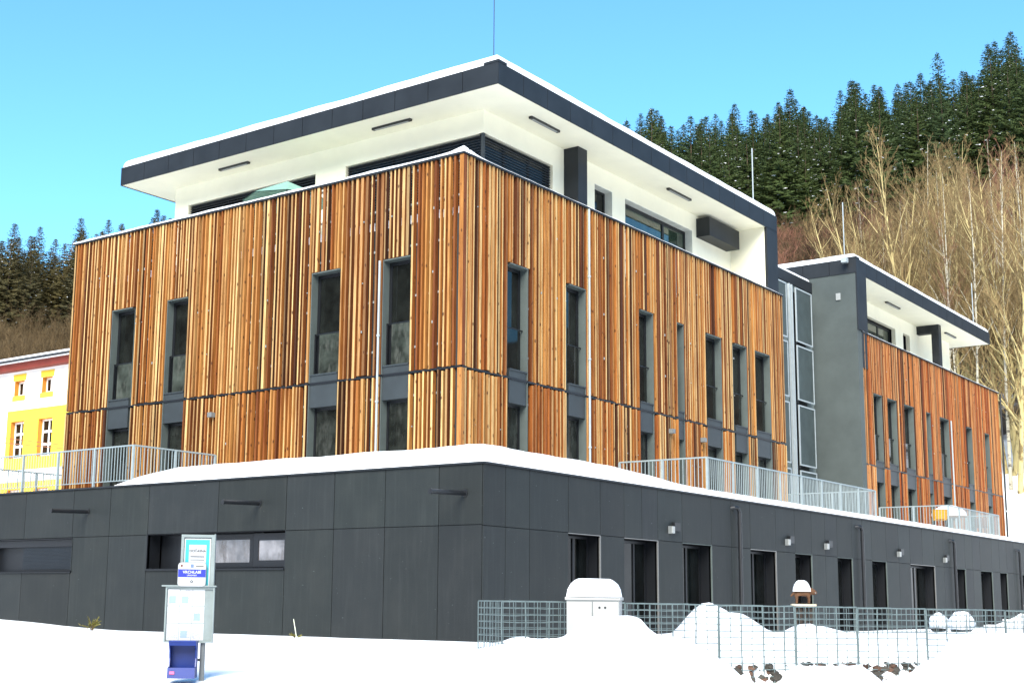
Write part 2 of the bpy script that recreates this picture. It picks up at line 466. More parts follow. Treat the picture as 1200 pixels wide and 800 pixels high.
# ------------------------------------------------------------------ top storeys
ZC = 15.10; ZF = 15.72
mb = MB()
h_l = [(-17.5, -11.45, 11.9, 14.38), (-10.15, -4.751, 11.9, 14.38)]
h_r = [(6.3, 9.98, 11.9, 14.38), (12.48, 13.6, 11.0, 14.45), (14.45, 19.33, 11.0, 14.45)]
holes_wall(mb, 'up_l', -18.2, -4.751, 10.98, ZC-.002, h_l, 0, .2)
holes_wall(mb, 'up_r', 6.301, 22.5, 10.98, ZC-.002, h_r, 0, .2)
mb.box(-18.2, -18.0, 6.5, 22.5, 10.98, ZC-.002)
mb.box(-18.2, -3.32, 22.5, 22.62, 10.98, ZC-.002)
mb.build('upper_wall', M['plaster'], BLD)
mb = MB(); mb.box(-17.7, -5.35, 6.9, 22.45, 10.98, ZC-.01); mb.build('core', M['gap'], BLD)
mb = MB(); mb.box(-3.319, -3.22, 22.5, 23.4, 12.0, ZC-.003); mb.box(-18.2, -3.22, 23.4, 23.46, 10.98, ZC-.003)
mb.box(-3.319, -3.22, 22.5, 23.4, 10.0, 12.0)
mb.build('end_fin', M['fascia'], BLD)
# corner glazing with blinds
for fac, a, b_, dv in (('up_l', -17.48, -11.47, (-15.6, -13.4)), ('up_l', -10.13, -4.83, (-8.3, -6.5)), ('up_r', 6.38, 9.96, (7.5, 8.8))):
    wdw = window(fac, a, b_, 11.92, 14.36, .12, dv, 'glass', .07)
    bl = MB(); z = 12.0
    while z < 14.3:
        fb(bl, fac, a+.05, b_-.05, .05, .10, z, z+.03); z += .085
    bl.build('blind', simple('blind_dark', (.010, .011, .013), .4, .1, 3), wdw)
s = MB(); s.box(-4.83, -4.745, 6.295, 6.38, 11.9, 14.38); s.build('corner_post', M['spandrel'], BLD)
window('up_r', 12.5, 13.58, 11.0, 14.43, .28, (), 'glass', .08)
window('up_r', 14.47, 19.31, 11.0, 14.43, .28, (17.6,), 'glass_green', .12)
for a, b_ in ((12.48, 13.6), (14.45, 19.33)):
    s = MB(); fb(s, 'up_r', b_-.012, b_, -.004, .3, 11.0, 14.45); fb(s, 'up_r', a, b_-.012, -.004, .3, 14.436, 14.45)
    s.build('window_reveal', simple('reveal_pale', (.62, .64, .58), .8), BLD)
s = MB(); s.box(-4.9, -4.21, 10.62, 11.15, 10.98, ZC-.003); s.build('flue_cladding', M['fascia'], BLD)
s = MB(); s.box(-4.749, -4.2, 19.66, 22.15, 14.27, 14.98); s.build('awning_box', M['fascia'], BLD)
# roofs
def roof(x0, x1, y0, y1, seamsL, seamsR):
    r = MB()
    r.box(x0+.05, x1-.05, y0+.05, y1-.05, ZC+.004, ZF-.12)
    rf = r.build('roof', M['gap'], BLD)
    c = MB(); c.box(x0+.03, x1-.03, y0+.03, y1-.03, ZC, ZC+.003); c.build('soffit', M['plaster'], rf)
    f = MB()
    for a, b_ in zip(seamsL[:-1], seamsL[1:]): f.box(a+.010, b_-.010, y0, y0+.03, ZC-.02, ZF)
    for a, b_ in zip(seamsR[:-1], seamsR[1:]): f.box(x1-.03, x1, a+.010, b_-.010, ZC-.02, ZF)
    f.box(x0, x0+.03, y0+.031, y1-.031, ZC-.02, ZF); f.box(x0, x1-.031, y1-.03, y1, ZC-.02, ZF)
    f.box(x1-.5, x1+.012, y0-.012, y0+.4, ZF, ZF+.07)
    f.build('fascia', M['fascia'], rf)
    g = MB(); g.box(x0+.031, x1-.031, y0+.031, y0+.05, ZC+.0, ZF-.01); g.box(x1-.05, x1-.031, y0+.05, y1-.05, ZC, ZF-.01)
    g.build('fascia_backing', M['frame'], rf)
    return rf
def seq(a, b, st):
    n = max(1, round((b-a)/st)); return [a+(b-a)*i/n for i in range(n+1)]
roof(-19.5, -3.22, 4.9, 23.47, seq(-19.5, -3.22, 1.22), seq(4.9, 23.47, 1.25))
def soffit_light(x0, x1, y0, y1):
    s = MB(); s.box(x0, x1, y0, y1, ZC-.07, ZC-.002, 0)
    if x1-x0 > y1-y0: s.box(x0+.1, x1-.1, y0+.02, y1-.02, ZC-.074, ZC-.07, 1)
    else: s.box(x0+.02, x1-.02, y0+.1, y1-.1, ZC-.074, ZC-.07, 1)
    s.build('soffit_light', [M['black'], M['lampface']], BLD)
soffit_light(-15.3, -13.9, 5.62, 5.74); soffit_light(-8.5, -7.0, 5.62, 5.74)
soffit_light(-4.02, -3.9, 7.57, 9.1); soffit_light(-4.02, -3.9, 16.04, 17.69)
soffit_light(-4.02, -3.9, 37.5, 39.3); soffit_light(-4.02, -3.9, 46.3, 48.0)
# rear block
mb = MB()
h = [(36.0, 40.9, 11.0, 14.42), (42.0, 43.0, 11.0, 14.42)]
holes_wall(mb, 'up_r', 32.3, 49.45, 10.98, ZC-.002, h, 0, .2)
mb.box(-17.0, -4.951, 49.25, 49.45, 10.98, ZC-.002)
mb.build('upper_wall', M['plaster'], BLD)
mb = MB(); mb.box(-17, -5.35, 32, 49.2, 10.98, ZC-.01); mb.build('core', M['gap'], BLD)
window('up_r', 36.02, 40.88, 11.0, 14.4, .28, (39.2,), 'glass_green', .12); window('up_r', 42.02, 42.98, 11.0, 14.4, .28, (), 'glass', .08)
mb = MB(); mb.box(-17.5, -3.06, 31.2, 31.7, ZT+.01, ZC-.02); mb.build('stair_wall', M['grey_plaster'], BLD)
mb = MB(); mb.box(-3.058, -3.0, 31.19, 32.3, ZP+.06, ZC-.021); mb.box(-4.74, -3.06, 31.701, 32.3, 10.98, ZC-.021); mb.build('end_fin', M['fascia'], BLD)
roof(-17.6, -3.0, 31.17, 51.0, seq(-17.6, -3.0, 1.22), seq(31.17, 51.0, 1.25))
s = MB(); s.box(-4.0, -3.62, 44.1, 44.5, 10.98, ZC-.003); s.box(-4.749, -4.0, 44.1, 44.5, ZC-.42, ZC-.003); s.build('portal_frame', M['fascia'], BLD)
s = MB(); s.box(-3.95, -3.75, 31.15, 31.198, 13.95, 14.25, 1); s.build('wall_lamp', [M['lampgrey'], M['lampface']], BLD)
# link between the blocks
mb = MB(); mb.box(-5.4, -5.11, 23.46, 31.19, ZT+.01, 14.4); mb.box(-16, -5.4, 23.9, 31.19, 14.2, 14.4); mb.build('link_wall', M['link_wall'], BLD)
mb = MB(); mb.box(-5.6, -5.04, 23.47, 31.19, 14.4, 14.86); mb.box(-16, -5.6, 23.9, 31.19, 14.4, 14.7); mb.build('link_fascia', M['fascia'], BLD)
shm = simple('perforated_sheet', (.045, .06, .058), .6, .2, 2)
for (y0, y1, x) in ((28.85, 30.55, -4.86), (26.2, 27.9, -4.86), (23.9, 25.6, -4.86)):
    for z0, z1 in ((11.85, 14.2), (9.35, 11.7), (6.6, 9.15), (4.3, 6.4)):
        s = MB(); t = .06
        s.box(x, x+.05, y0, y0+t, z0, z1, 0); s.box(x, x+.05, y1-t, y1, z0, z1, 0)
        s.box(x, x+.05, y0+t, y1-t, z0, z0+t, 0); s.box(x, x+.05, y0+t, y1-t, z1-t, z1, 0)
        s.box(x+.012, x+.03, y0+t, y1-t, z0+t, z1-t, 1)
        s.box(x-.2, x, y0-.02, y0+.12, z0-.12, z0-.02, 2)
        s.build('shutter', [M['pipe_white'], shm, M['black']], BLD)
mb = MB()
for y in (28.45, 25.8, 28.7): mb.box(-5.0, -4.9, y-.04, y+.04, ZT+.01, 14.3, 0)
mb.box(-5.108, -5.09, 25.95, 28.1, Z0, 14.2, 1); mb.box(-5.108, -5.09, 28.75, 30.4, Z0, 14.1, 1)
mb.build('shutter_posts', [M['pipe_white'], M['frame']], BLD)
# lightning rods, roof vents
for x, y, z0, h_ in ((-3.6, 5.2, ZF, 6.0), (-3.5, 21.97, ZF, 2.4), (-3.4, 30.9, 15.6, 2.6), (-3.3, 49.15, ZF, 2.5)):
    s = MB(); s.tube([(x, y, z0-.1), (x, y, z0+h_)], .012 if h_ > 3 else .024, 6); s.box(x-.12, x+.12, y-.12, y+.12, z0-.1, z0+.1)
    s.build('lightning_rod', M['black'] if h_ > 3 else M['pipe_white'], BLD)
s = MB(); s.tube([(-3.9, 9.6, ZF), (-3.9, 9.6, ZF+.42)], .1, 10); s.tube([(-3.9, 9.6, ZF+.40), (-3.9, 9.6, ZF+.46), (-3.9, 9.6, ZF+.56)], [.26, .24, .08], 12); s.build('roof_vent', M['fascia'], BLD)
s = MB(); s.tube([(-3.6, 40.6, ZF), (-3.6, 40.6, ZF+.45)], .09, 10); s.tube([(-3.6, 40.6, ZF+.4), (-3.6, 40.6, ZF+.55)], [.2, .06], 12); s.build('roof_vent', M['lampface'], BLD)

# railings
def railing(pts, z0=3.95, z1=5.03, step=.125, post=1.6, posts=True):
    rl = MB(); root = None; pl = []
    for (x0, y0), (x1, y1) in zip(pts[:-1], pts[1:]):
        L = math.hypot(x1-x0, y1-y0); dx, dy = (x1-x0)/L, (y1-y0)/L
        rl.tube([(x0, y0, z1), (x1, y1, z1)], .024, 8); rl.tube([(x0, y0, z0+.12), (x1, y1, z0+.12)], .014, 6)
        n = int(L/step)
        for i in range(1, n):
            x, y = x0+dx*i*step, y0+dy*i*step
            rl.box(x-.008, x+.008, y-.008, y+.008, z0+.12, z1)
        m_ = max(1, round(L/post))
        for i in range(m_+1): pl.append((x0+dx*L*i/m_, y0+dy*L*i/m_))
    o = rl.build('railing', M['railing'], BLD)
    for x, y in sorted(set((round(a, 3), round(b, 3)) for a, b in pl)):
        p = MB(); p.box(x-.03, x+.03, y-.03, y+.03, z0-.02, z1+.002); p.build('post', M['railing'], o)
railing([(-25.5, .1), (-12.09, .1), (-12.09, 3.1)])
railing([(-21.65, .3), (-21.65, 9)])
railing([(-3.0, 10.98), (-.1, 10.98), (-.1, 24.43), (-5.0, 24.43)])
railing([(-3.0, 32.88), (-.1, 32.88), (-.1, 40.23), (-3.0, 40.23)])

# ------------------------------------------------------------------ snow cover
def snow_slab(x0, x1, y0, y1, z, th, edge=.2, res=.35, wob=.15, sides=(1, 1, 1, 1), thf=None, seed=0):
    def axis(a, b_, lo, hi):
        n = max(2, int((b_-a)/res)); v = {round(a+(b_-a)*i/n, 4) for i in range(n+1)}
        if lo: v |= {round(a+edge*k, 4) for k in (.08, .25, .5, .75)}
        if hi: v |= {round(b_-edge*k, 4) for k in (.08, .25, .5, .75)}
        return sorted(v)
    xs = axis(x0, x1, sides[0], sides[1]); ys = axis(y0, y1, sides[2], sides[3])
    mb = MB(); idx = {}
    for i, x in enumerate(xs):
        for j, y in enumerate(ys):
            e = 1
            if sides[0]: e = min(e, (x-x0)/edge)
            if sides[1]: e = min(e, (x1-x)/edge)
            if sides[2]: e = min(e, (y-y0)/edge)
            if sides[3]: e = min(e, (y1-y)/edge)
            e = max(0, min(1, e)); pr = math.sqrt(max(0, 1-(1-e)**2))
            nz = mnoise.noise(Vector((x*.7+seed, y*.7, 3.1)))*.7 + mnoise.noise(Vector((x*2.3, y*2.3+seed, .1)))*.3
            t = th if thf is None else thf(x, y)
            # ragged edge, pushed in or out a little
            ex = ey = 0
            if e < .3:
                q = mnoise.noise(Vector((x*1.7+seed, y*1.7, 9)))*.035
                if sides[1] and x1-x < edge*.3: ex = q
                if sides[0] and x-x0 < edge*.3: ex = -q
                if sides[2] and y-y0 < edge*.3: ey = -q
            idx[i, j] = len(mb.v); mb.v.append((x+ex, y+ey, z+t*pr*(1+wob*nz)))
            mb.v.append((x+ex, y+ey, z))
    for i in range(len(xs)-1):
        for j in range(len(ys)-1):
            mb.idx((idx[i, j], idx[i+1, j], idx[i+1, j+1], idx[i, j+1]))
            mb.idx((idx[i, j]+1, idx[i, j+1]+1, idx[i+1, j+1]+1, idx[i+1, j]+1))
    for i in range(len(xs)-1):
        for j in [q for q, f_ in ((0, sides[2]), (len(ys)-1, sides[3])) if f_]: mb.idx((idx[i, j], idx[i+1, j], idx[i+1, j]+1, idx[i, j]+1))
    for j in range(len(ys)-1):
        for i in [q for q, f_ in ((0, sides[0]), (len(xs)-1, sides[1])) if f_]: mb.idx((idx[i, j], idx[i, j+1], idx[i, j+1]+1, idx[i, j]+1))
    return mb
def snow(name, mb, label, **k):
    o = mb.build(name, M['snow'], smooth=True, **k); tag(o, label, 'snow', kind='stuff'); return o
snow('roof_snow', snow_slab(-19.46, -3.26, 4.94, 23.43, ZF+.002, .31, seed=1), 'smooth white snow lying on the front roof')
snow('roof_snow', snow_slab(-17.56, -3.04, 31.2, 50.96, ZF+.002, .26, seed=5), 'smooth white snow lying on the rear roof')
snow('roof_snow', snow_slab(-15.9, -5.1, 23.95, 31.1, 14.865, .2, seed=8), 'snow on the low roof joining the two blocks')
def cap_snow(u0, u1, fac, label, seed):
    k, o = FAC[fac]
    tf = lambda x, y: .07+.05*max(0, mnoise.noise(Vector((x*.9, y*.9, seed)))) + .10*math.exp(-((x+3.05)**2+(y-3.15)**2)/.15)
    if k == 'L': m_ = snow_slab(u0, u1, o-.04, o+.23, ZP+.052, .08, .08, .25, .5, thf=tf, seed=seed)
    else: m_ = snow_slab(o-.23, o+.04, u0, u1, ZP+.052, .08, .08, .25, .5, thf=tf, seed=seed)
    snow('parapet_snow', m_, label)
cap_snow(-19.48, -3.02, 'wood_l', 'thin strip of snow on the left timber parapet of the front block', 2)
def tfr(x, y): return .025+.02*max(0, mnoise.noise(Vector((y*.9, 1, 4)))) + .12*math.exp(-((y-3.15)**2)/.3)
snow('parapet_snow', snow_slab(-3.28, -3.01, 3.4, 23.4, ZP+.052, .04, .08, .25, .5, thf=tfr, seed=3), 'thin strip of snow on the right timber parapet of the front block')
snow('parapet_snow', snow_slab(-3.28, -3.01, 31.7, 52.3, ZP+.052, .03, .08, .3, .5, seed=4), 'thin strip of snow on the timber parapet of the rear block')
ring = snow_slab(-19.3, -3.4, 3.5, 6.28, 10.985, .35, .3, seed=11)
r2 = snow_slab(-4.73, -3.4, 6.281, 22.4, 10.985, .3, .3, sides=(1, 1, 0, 1), seed=12)
k0 = len(ring.v); ring.v += r2.v; ring.f += [tuple(a+k0 for a in f) for f in r2.f]; ring.m += r2.m; ring.c += r2.c
snow('terrace_snow', ring, 'snow on the top terrace glimpsed between the timber slats')
def tf(x, y):
    if y < 3.2 and x < -3:      # along the left face
        t = .42*min(1, max(0.02, (x+12.7)/2.4))**.6
        return t
    if x > -3.2 and y > 0:
        t = .42
        if y > 5.5: t = .42-.22*min(1, (y-5.5)/4.5)
        return t
    return .42
ms = snow_slab(-12.7, -.0, .0, 3.2, 3.928, .42, .22, .3, .12, thf=tf, seed=21, sides=(1, 1, 1, 0))
r2 = snow_slab(-3.1, -.0, 3.2, 53.9, 3.928, .42, .22, .3, .12, thf=tf, seed=21, sides=(0, 1, 0, 1))
k0 = len(ms.v); ms.v += r2.v; ms.f += [tuple(a+k0 for a in f) for f in r2.f]; ms.m += r2.m; ms.c += r2.c
snow('ledge_snow', ms, 'thick bank of snow along the edge of the ground floor roof')

# ------------------------------------------------------------------ ground
CAM = Vector((17.426, -23.724, .862))
AZT = [(-180, .2), (-90, .2), (-57, .262), (-50, .283), (-30, .368), (-25, .372), (-20, .385), (-13.5, .40), (0, .40), (40, .25), (90, .15), (180, .15)]
def interp(x, T):
    if x <= T[0][0]: return T[0][1]
    for (a, p), (b_, q) in zip(T[:-1], T[1:]):
        if x <= b_: return p+(q-p)*(x-a)/(b_-a)
    return T[-1][1]
def sst(a, b_, x):
    t = max(0, min(1, (x-a)/(b_-a))); return t*t*(3-2*t)
F0 = (6.32, -8.62); FD = (.4886, .8725); FN = (.8725, -.4886)
frontT = [(-3.5, -.05), (-1.1, .18), (-0.31, .26), (-0.06, .29), (0.13, .35), (0.38, .4), (0.64, .37), (0.9, .4), (1.06, .45), (1.19, .6), (1.32, .68), (2.04, .69), (2.14, .65), (2.25, .5), (2.46, .42), (2.81, .4), (3.16, .25), (3.52, .05), (3.8, -.2), (4.05, -.42), (4.38, -.40), (4.64, -.12), (5.03, -.02), (5.42, -.03), (5.73, -.04), (5.98, -.01), (6.14, -.26), (6.33, -.46), (6.58, -.36), (6.75, -.28), (7.0, -.28), (7.13, .02), (7.39, .08), (7.57, .13), (7.7, .41), (8.02, .46), (8.55, .46), (9.28, .45), (10.5, .43), (13, .45), (18, .3)]
backT = [(-.6, -.1), (0.21, .2), (0.48, .27), (0.68, .36), (0.89, .39), (1.06, .34), (1.23, .36), (1.58, .34), (2.55, .42), (3.1, .42), (3.48, .43), (3.68, .57), (3.87, .8), (3.99, .91), (4.18, .87), (4.33, .78), (4.52, .73), (4.67, .74), (4.81, .66), (5.04, .51), (5.33, .43), (5.53, .46), (5.7, .54), (5.87, .58), (6.2, .55), (6.54, .47), (6.88, .42), (7.14, .4), (7.85, .43), (8.57, .44), (10.5, .46), (13, .45), (18, .3)]
def gz(x, y):
    dx, dy = x-CAM.x, y-CAM.y
    r = math.hypot(dx, dy); az = math.degrees(math.atan2(dx, dy))
    T = interp(az, AZT)
    sl = max(.02, (T*260-21)/190)
    rr = r-70
    h = sl*(rr if rr > 8 else (0 if rr < -8 else (rr+8)**2/32))
    if r > 262: h = sl*192*(1-.0) + sl*.12*(r-262)
    k_ = sst(-100, -75, az)*(1-sst(25, 60, az)) if r > 50 else 0
    h = h*k_ + (1-k_)*.46*max(0, min(r, 420)-90)*sst(90, 140, r)  # unseen hill behind the camera, added to keep blue sky out of window reflections
    if h > 0: h += mnoise.noise(Vector((x*.03, y*.03, 1)))*3*min(1, h/15)
    ox, oy = max(0, x), max(0, -y)
    D = math.hypot(ox, oy)
    z = -.9*sst(6, 30, D)
    z += .22*sst(-12, -18.5, x)*math.exp(-(y/4)**2) if x < -12 else 0
    z += mnoise.noise(Vector((x*.35, y*.35, 7)))*.05*sst(1.0, 4, D) + mnoise.noise(Vector((x*1.6, y*1.6, 2)))*.015
    q = (x-F0[0])*FN[0]+(y-F0[1])*FN[1]; t = (x-F0[0])*FD[0]+(y-F0[1])*FD[1]
    if -3.5 < t < 18 and -4 < q < 9:
        n_ = mnoise.noise(Vector((x*2.5, y*2.5, 5)))*.02
        f = interp(t-.7*(.7-q) if q < 3.5 else t+1.96, frontT)
        w = math.exp(-((q-.75)/.36)**2) if q < .75 else math.exp(-((q-.75)/1.9)**2)
        zf = z + max(0, (f-z))*w if f > z else z + (f-z)*(sst(-.6, -.15, q)*(1-sst(1.5, 7, q)))
        b_ = interp(t, backT)
        w = math.exp(-((q+.45)/.23)**2) if q > -.45 else math.exp(-((q+.45)/.9)**2)
        zb = z + max(0, b_-z)*w
        z = max(zf, zb)+n_ if f > z else (max(zf, zb) if zb > z+.02 else zf)+n_
    return z+h
def axis(segs):
    v = set()
    for a, b_, st in segs:
        n = max(1, round((b_-a)/st)); v |= {round(a+(b_-a)*i/n, 3) for i in range(n+1)}
    return sorted(v)
xs = axis([(-900, -300, 60), (-300, -140, 12), (-140, -30, 6), (-30, 4, .8), (4, 16, .13), (16, 30, .8), (30, 120, 8), (120, 700, 50)])
ys = axis([(-400, -60, 40), (-60, -14, 2), (-14, -11, .4), (-11, 6, .13), (6, 16, .6), (16, 60, 2.5), (60, 300, 6), (300, 900, 50)])
mb = MB(); nx, ny = len(xs), len(ys)
for x in xs:
    for y in ys: mb.v.append((x, y, gz(x, y)))
for i in range(nx-1):
    for j in range(ny-1): mb.idx((i*ny+j, (i+1)*ny+j, (i+1)*ny+j+1, i*ny+j+1))
def mat_ground():
    m, nt, b = newmat('snowy_ground')
    tc = N(nt, 'ShaderNodeTexCoord')
    sep = N(nt, 'ShaderNodeSeparateXYZ'); nt.links.new(tc.outputs['Object'], sep.inputs[0])
    a = noise_tex(nt, .5, 5)
    sn = ramp(nt, a, [(.3, (.86, .88, .90, 1)), (.7, (.90, .91, .92, 1))])
    f = noise_tex(nt, .12, 6); lit = noise_tex(nt, .6, 5)
    br = ramp(nt, lit, [(.3, (.02, .013, .007, 1)), (.55, (.06, .04, .02, 1)), (.8, (.11, .075, .04, 1))])
    # forest litter on the wooded slope and the added hill, growing with height
    mr = N(nt, 'ShaderNodeMapRange'); nt.links.new(sep.outputs['Z'], mr.inputs[0])
    mr.inputs[1].default_value = 9; mr.inputs[2].default_value = 22; mr.inputs[3].default_value = -.35; mr.inputs[4].default_value = .45
    ad = N(nt, 'ShaderNodeMath', operation='ADD'); nt.links.new(mr.outputs[0], ad.inputs[0]); nt.links.new(f, ad.inputs[1])
    c = mixc(nt, ramp(nt, ad.outputs[0], [(.44, 0.0), (.52, 1.0)]), sn, br)
    nt.links.new(c, b.inputs['Base Color']); b.inputs['Roughness'].default_value = .8
    bump(nt, b, noise_tex(nt, 4, 6), .35, .05)
    return m
g = mb.build('snowy_ground', mat_ground(), smooth=True); tag(g, 'white snow covered ground rising into a wooded hillside', 'ground', kind='structure')

# ------------------------------------------------------------------ gabion cages
def wire(mb, p, q, r): mb.tube([p, q], r, 4, caps=False)
def fpt(t, q, z): return (F0[0]+FD[0]*t+FN[0]*q, F0[1]+FD[1]*t+FN[1]*q, z)
stone_m = simple('gabion_stone', (.045, .04, .032), .9, .5, 2.5, bmp=.6)
stone_m2 = simple('gabion_stone_brown', (.085, .045, .028), .9, .5, 2.5, bmp=.6)
wire_m = simple('gabion_wire', (.11, .145, .145), .5, .25, 8)
gl = ['wire gabion cage at the left end of the row', 'wire gabion cage directly behind the white utility cabinet',
      'wire gabion cage full of snow with the tallest snow peak', 'wire gabion cage with dark stones showing at its left foot',
      'wire gabion cage below the snow capped wooden animal', 'wire gabion cage with stones exposed in a snow hollow',
      'wire gabion cage in front of the two snow covered boulders', 'wire gabion cage third from the right end, sunk in snow', 'wire gabion cage buried in snow, second from the right end', 'wire gabion cage at the far right end of the row']
edges = [.30, 1.42, 2.29, 3.9, 5.3, 6.5, 7.9, 9.6, 11.2, 12.8, 14.4]
rg = random.Random(3)
for k, (a, b_) in enumerate(zip(edges[:-1], edges[1:])):
    root = empty('gabion_cage', fpt(a, 0, -.6)); ox, oy, oz = root.location
    tag(root, gl[k], 'gabion', 'gabion cages in a row along the yard')
    zt = .875-.0075*a; zb = -.35
    def L(t, q, z): p = fpt(t, q, z); return (p[0]-ox, p[1]-oy, p[2]-oz)
    fm = MB()
    zz = zb
    rows = []
    while zz < zt-.05: rows.append(zz); zz += .0955
    rows = [zt-.0955*i for i in range(13)]
    aa, bb = a+.008, b_-.008
    for i, z in enumerate(rows):
        sag = [(aa+(bb-aa)*s/5, z+rg.uniform(-.006, .006)) for s in range(6)]
        fm.tube([L(t, rg.uniform(-.005, .005), zz) for t, zz in sag], .008 if i else .013, 4, caps=False)
    n = max(3, round((b_-a)/.2))
    for i in range(n+1):
        t = aa+(bb-aa)*i/n; thick = i in (0, n) or i % 2 == 0
        fm.tube([L(t+rg.uniform(-.008, .008), rg.uniform(-.006, .006), zb+(zt-zb)*s/4) for s in range(5)], .011 if thick else .0062, 4, caps=False)
    fm.build('front_mesh', wire_m, root)
    bm_ = MB()
    for i, z in enumerate(rows[:9]): bm_.tube([L(aa, -.8, z+.01), L(bb, -.8, z+.01)], .005, 4, caps=False)
    n = max(4, round((b_-a)/.1))
    for i in range(n+1):
        t = aa+(bb-aa)*i/n; bm_.tube([L(t, -.8, zb), L(t, -.8, zt)], .0045, 4, caps=False)
    bm_.build('rear_mesh', wire_m, root)
    if k == 0:
        em = MB()
        for z in rows: em.tube([L(aa, 0, z), L(aa, -.8, z)], .006, 4, caps=False)
        for i in range(9): em.tube([L(aa, -.1*i, zb), L(aa, -.1*i, zt)], .0085 if i % 8 == 0 else .005, 4, caps=False)
        em.build('end_mesh', wire_m, root)
    tm = MB()
    for i in range(9): tm.tube([L(aa, -.1*i if i else -.02, zt), L(bb, -.1*i if i else -.02, zt)], .0045, 4, caps=False)
    n = max(3, round((b_-a)/.1))
    for i in range(n+1):
        t = aa+(bb-aa)*i/n; tm.tube([L(t, 0, zt), L(t, -.8, zt)], .0045, 4, caps=False)
    tm.build('lid_mesh', wire_m, root)
    # stone fill at the foot
    sm = MB(); sm2 = []
    for i in range(int((b_-a)*120)):
        t = rg.uniform(a+.07, b_-.07); q = rg.uniform(-.20, -.03); z = rg.uniform(-.42, -.06)
        s_ = rg.uniform(.06, .11)
        c = Vector(L(t, q, z)); n0 = len(sm.v)
        for (vx, vy, vz) in [(1,0,0),(-1,0,0),(0,1,0),(0,-1,0),(0,0,1),(0,0,-1),(.7,.7,.5),(-.7,.7,.5),(-.7,-.7,.5),(.7,-.7,.5),(.7,.7,-.5),(-.7,.7,-.5),(-.7,-.7,-.5),(.7,-.7,-.5)]:
            w = Vector((vx, vy, vz)).normalized()*s_*rg.uniform(.75, 1.15); w.z *= .75
            sm.v.append(tuple(c+w))
        mt = 1 if rg.random() < .3 else 0
        for f in [(4,6,7),(4,7,8),(4,8,9),(4,9,6),(5,11,10),(5,12,11),(5,13,12),(5,10,13),(0,6,9),(0,9,13),(0,13,10),(0,10,6),(1,8,7),(1,7,11),(1,11,12),(1,12,8),(2,7,6),(2,6,10),(2,10,11),(2,11,7),(3,9,8),(3,8,12),(3,12,13),(3,13,9)]:
            sm.idx([n0+v for v in f], mt)
    o = sm.build('stone_fill', [stone_m, stone_m2], root); o['kind'] = 'stuff'

# ------------------------------------------------------------------ utility cabinet
CT, CQ = 1.52, .45
cx, cy, _ = fpt(CT, CQ, 0)
camdir = math.atan2(CAM.x-cx, -(CAM.y-cy))        # local -Y towards the road
cab = empty('utility_cabinet', (cx, cy, .0), camdir-R(10))
tag(cab, 'white utility cabinet half buried in a snow pile', 'cabinet')
cabm = simple('cabinet_plastic', (.34, .34, .32), .5, .03, 3)
s = MB(); s.box(-.37, .37, -.12, .16, -.4, .90); s.box(-.39, .39, -.14, .18, .90, .945); s.build('cabinet_body', cabm, cab, bevel=.008)
s = MB(); s.box(-.008, .008, -.128, -.1205, -.3, .88); s.box(-.36, .36, -.130, -.1205, .882, .898); s.build('gap_shade_strips', M['lampgrey'], cab)  # grey strips stand in for the shade in the door and lid gaps
for a, b_, lab in ((-.36, -.008, 0), (.008, .36, 1)):
    s = MB(); s.box(a, b_, -.135, -.121, -.3, .88); d = s.build('door', cabm, cab, bevel=.004)
    if lab:
        for x in (.10, .18):
            s = MB(); s.tube([(x, -.134, .80), (x, -.142, .80)], .016, 10); s.build('lock', M['black'], d)
m_ = snow_slab(-.37, .37, -.15, .17, 0, .26, .2, .06, .1, seed=31)
s = snow('cabinet_snow', m_, 'rounded cap of snow on top of the white utility cabinet', loc=(cx, cy, .947)); s.rotation_euler = (0, 0, camdir-R(10))

# ------------------------------------------------------------------ bus stop sign
def text_mesh(txt, size, name, mat, parent, loc, rot=(R(90), 0, 0), bold=0, squash=1):
    cu = bpy.data.curves.new(name, 'FONT'); cu.body = txt; cu.size = size; cu.align_x = 'CENTER'; cu.align_y = 'CENTER'
    cu.offset = bold; cu.extrude = .0006
    o = bpy.data.objects.new('tmp_text', cu); col.objects.link(o)
    bpy.context.view_layer.update()
    me = bpy.data.meshes.new_from_object(o.evaluated_get(bpy.context.evaluated_depsgraph_get()))
    bpy.data.objects.remove(o)
    me.materials.clear(); me.materials.append(mat)
    n = bpy.data.objects.new(name, me); col.objects.link(n); n.parent = parent; n.location = loc; n.rotation_euler = rot; n.scale = (squash, 1, 1)
    return n
BS = empty('bus_stop_sign', (4.26, -11.84, -.22), R(42))
tag(BS, 'bus stop sign with a cyan poster, blue and white stop plate and timetable board', 'bus stop sign')
fr = simple('sign_frame', (.19, .225, .22), .45, .12, 6, metal=.2); white = simple('sign_white', (.42, .43, .44), .5, .03, 6)
cyan = simple('poster_cyan', (.02, .30, .34), .5, .06, 6); blue = simple('plate_blue', (.008, .02, .30), .4, .08, 6); inkm = simple('ink', (.012, .014, .02), .7, .1, 6)
s = MB(); s.tube([(0, .05, -.3), (0, .05, 1.9)], .034, 12); s.build('pole', M['lampgrey'], BS)
s = MB(); t = .035
x0, x1, z0, z1 = -.32, .10, 1.20, 1.90
s.box(x0, x0+t, -.03, .02, z0, z1); s.box(x1-t, x1, -.03, .02, z0, z1); s.box(x0+t, x1-t, -.03, .02, z1-t, z1); s.box(x0+t, x1-t, -.03, .02, z0, z0+t)
s.box(x1, x1+.012, -.035, .08, z0, z1+.01); s.box(x0+t, x1-t, .0, .018, z0+t, z1-t)
pf = s.build('poster_frame', fr, BS)
s = MB(); s.box(x0+.04, x1-.045, -.008, -.002, z0+.05, z1-.05, 0); s.box(x0+.055, x1-.06, -.0105, -.009, z0+.05, z1-.065, 1); s.box(x0+.10, x1-.10, -.0135, -.0115, z0+.05, z1-.13, 0)
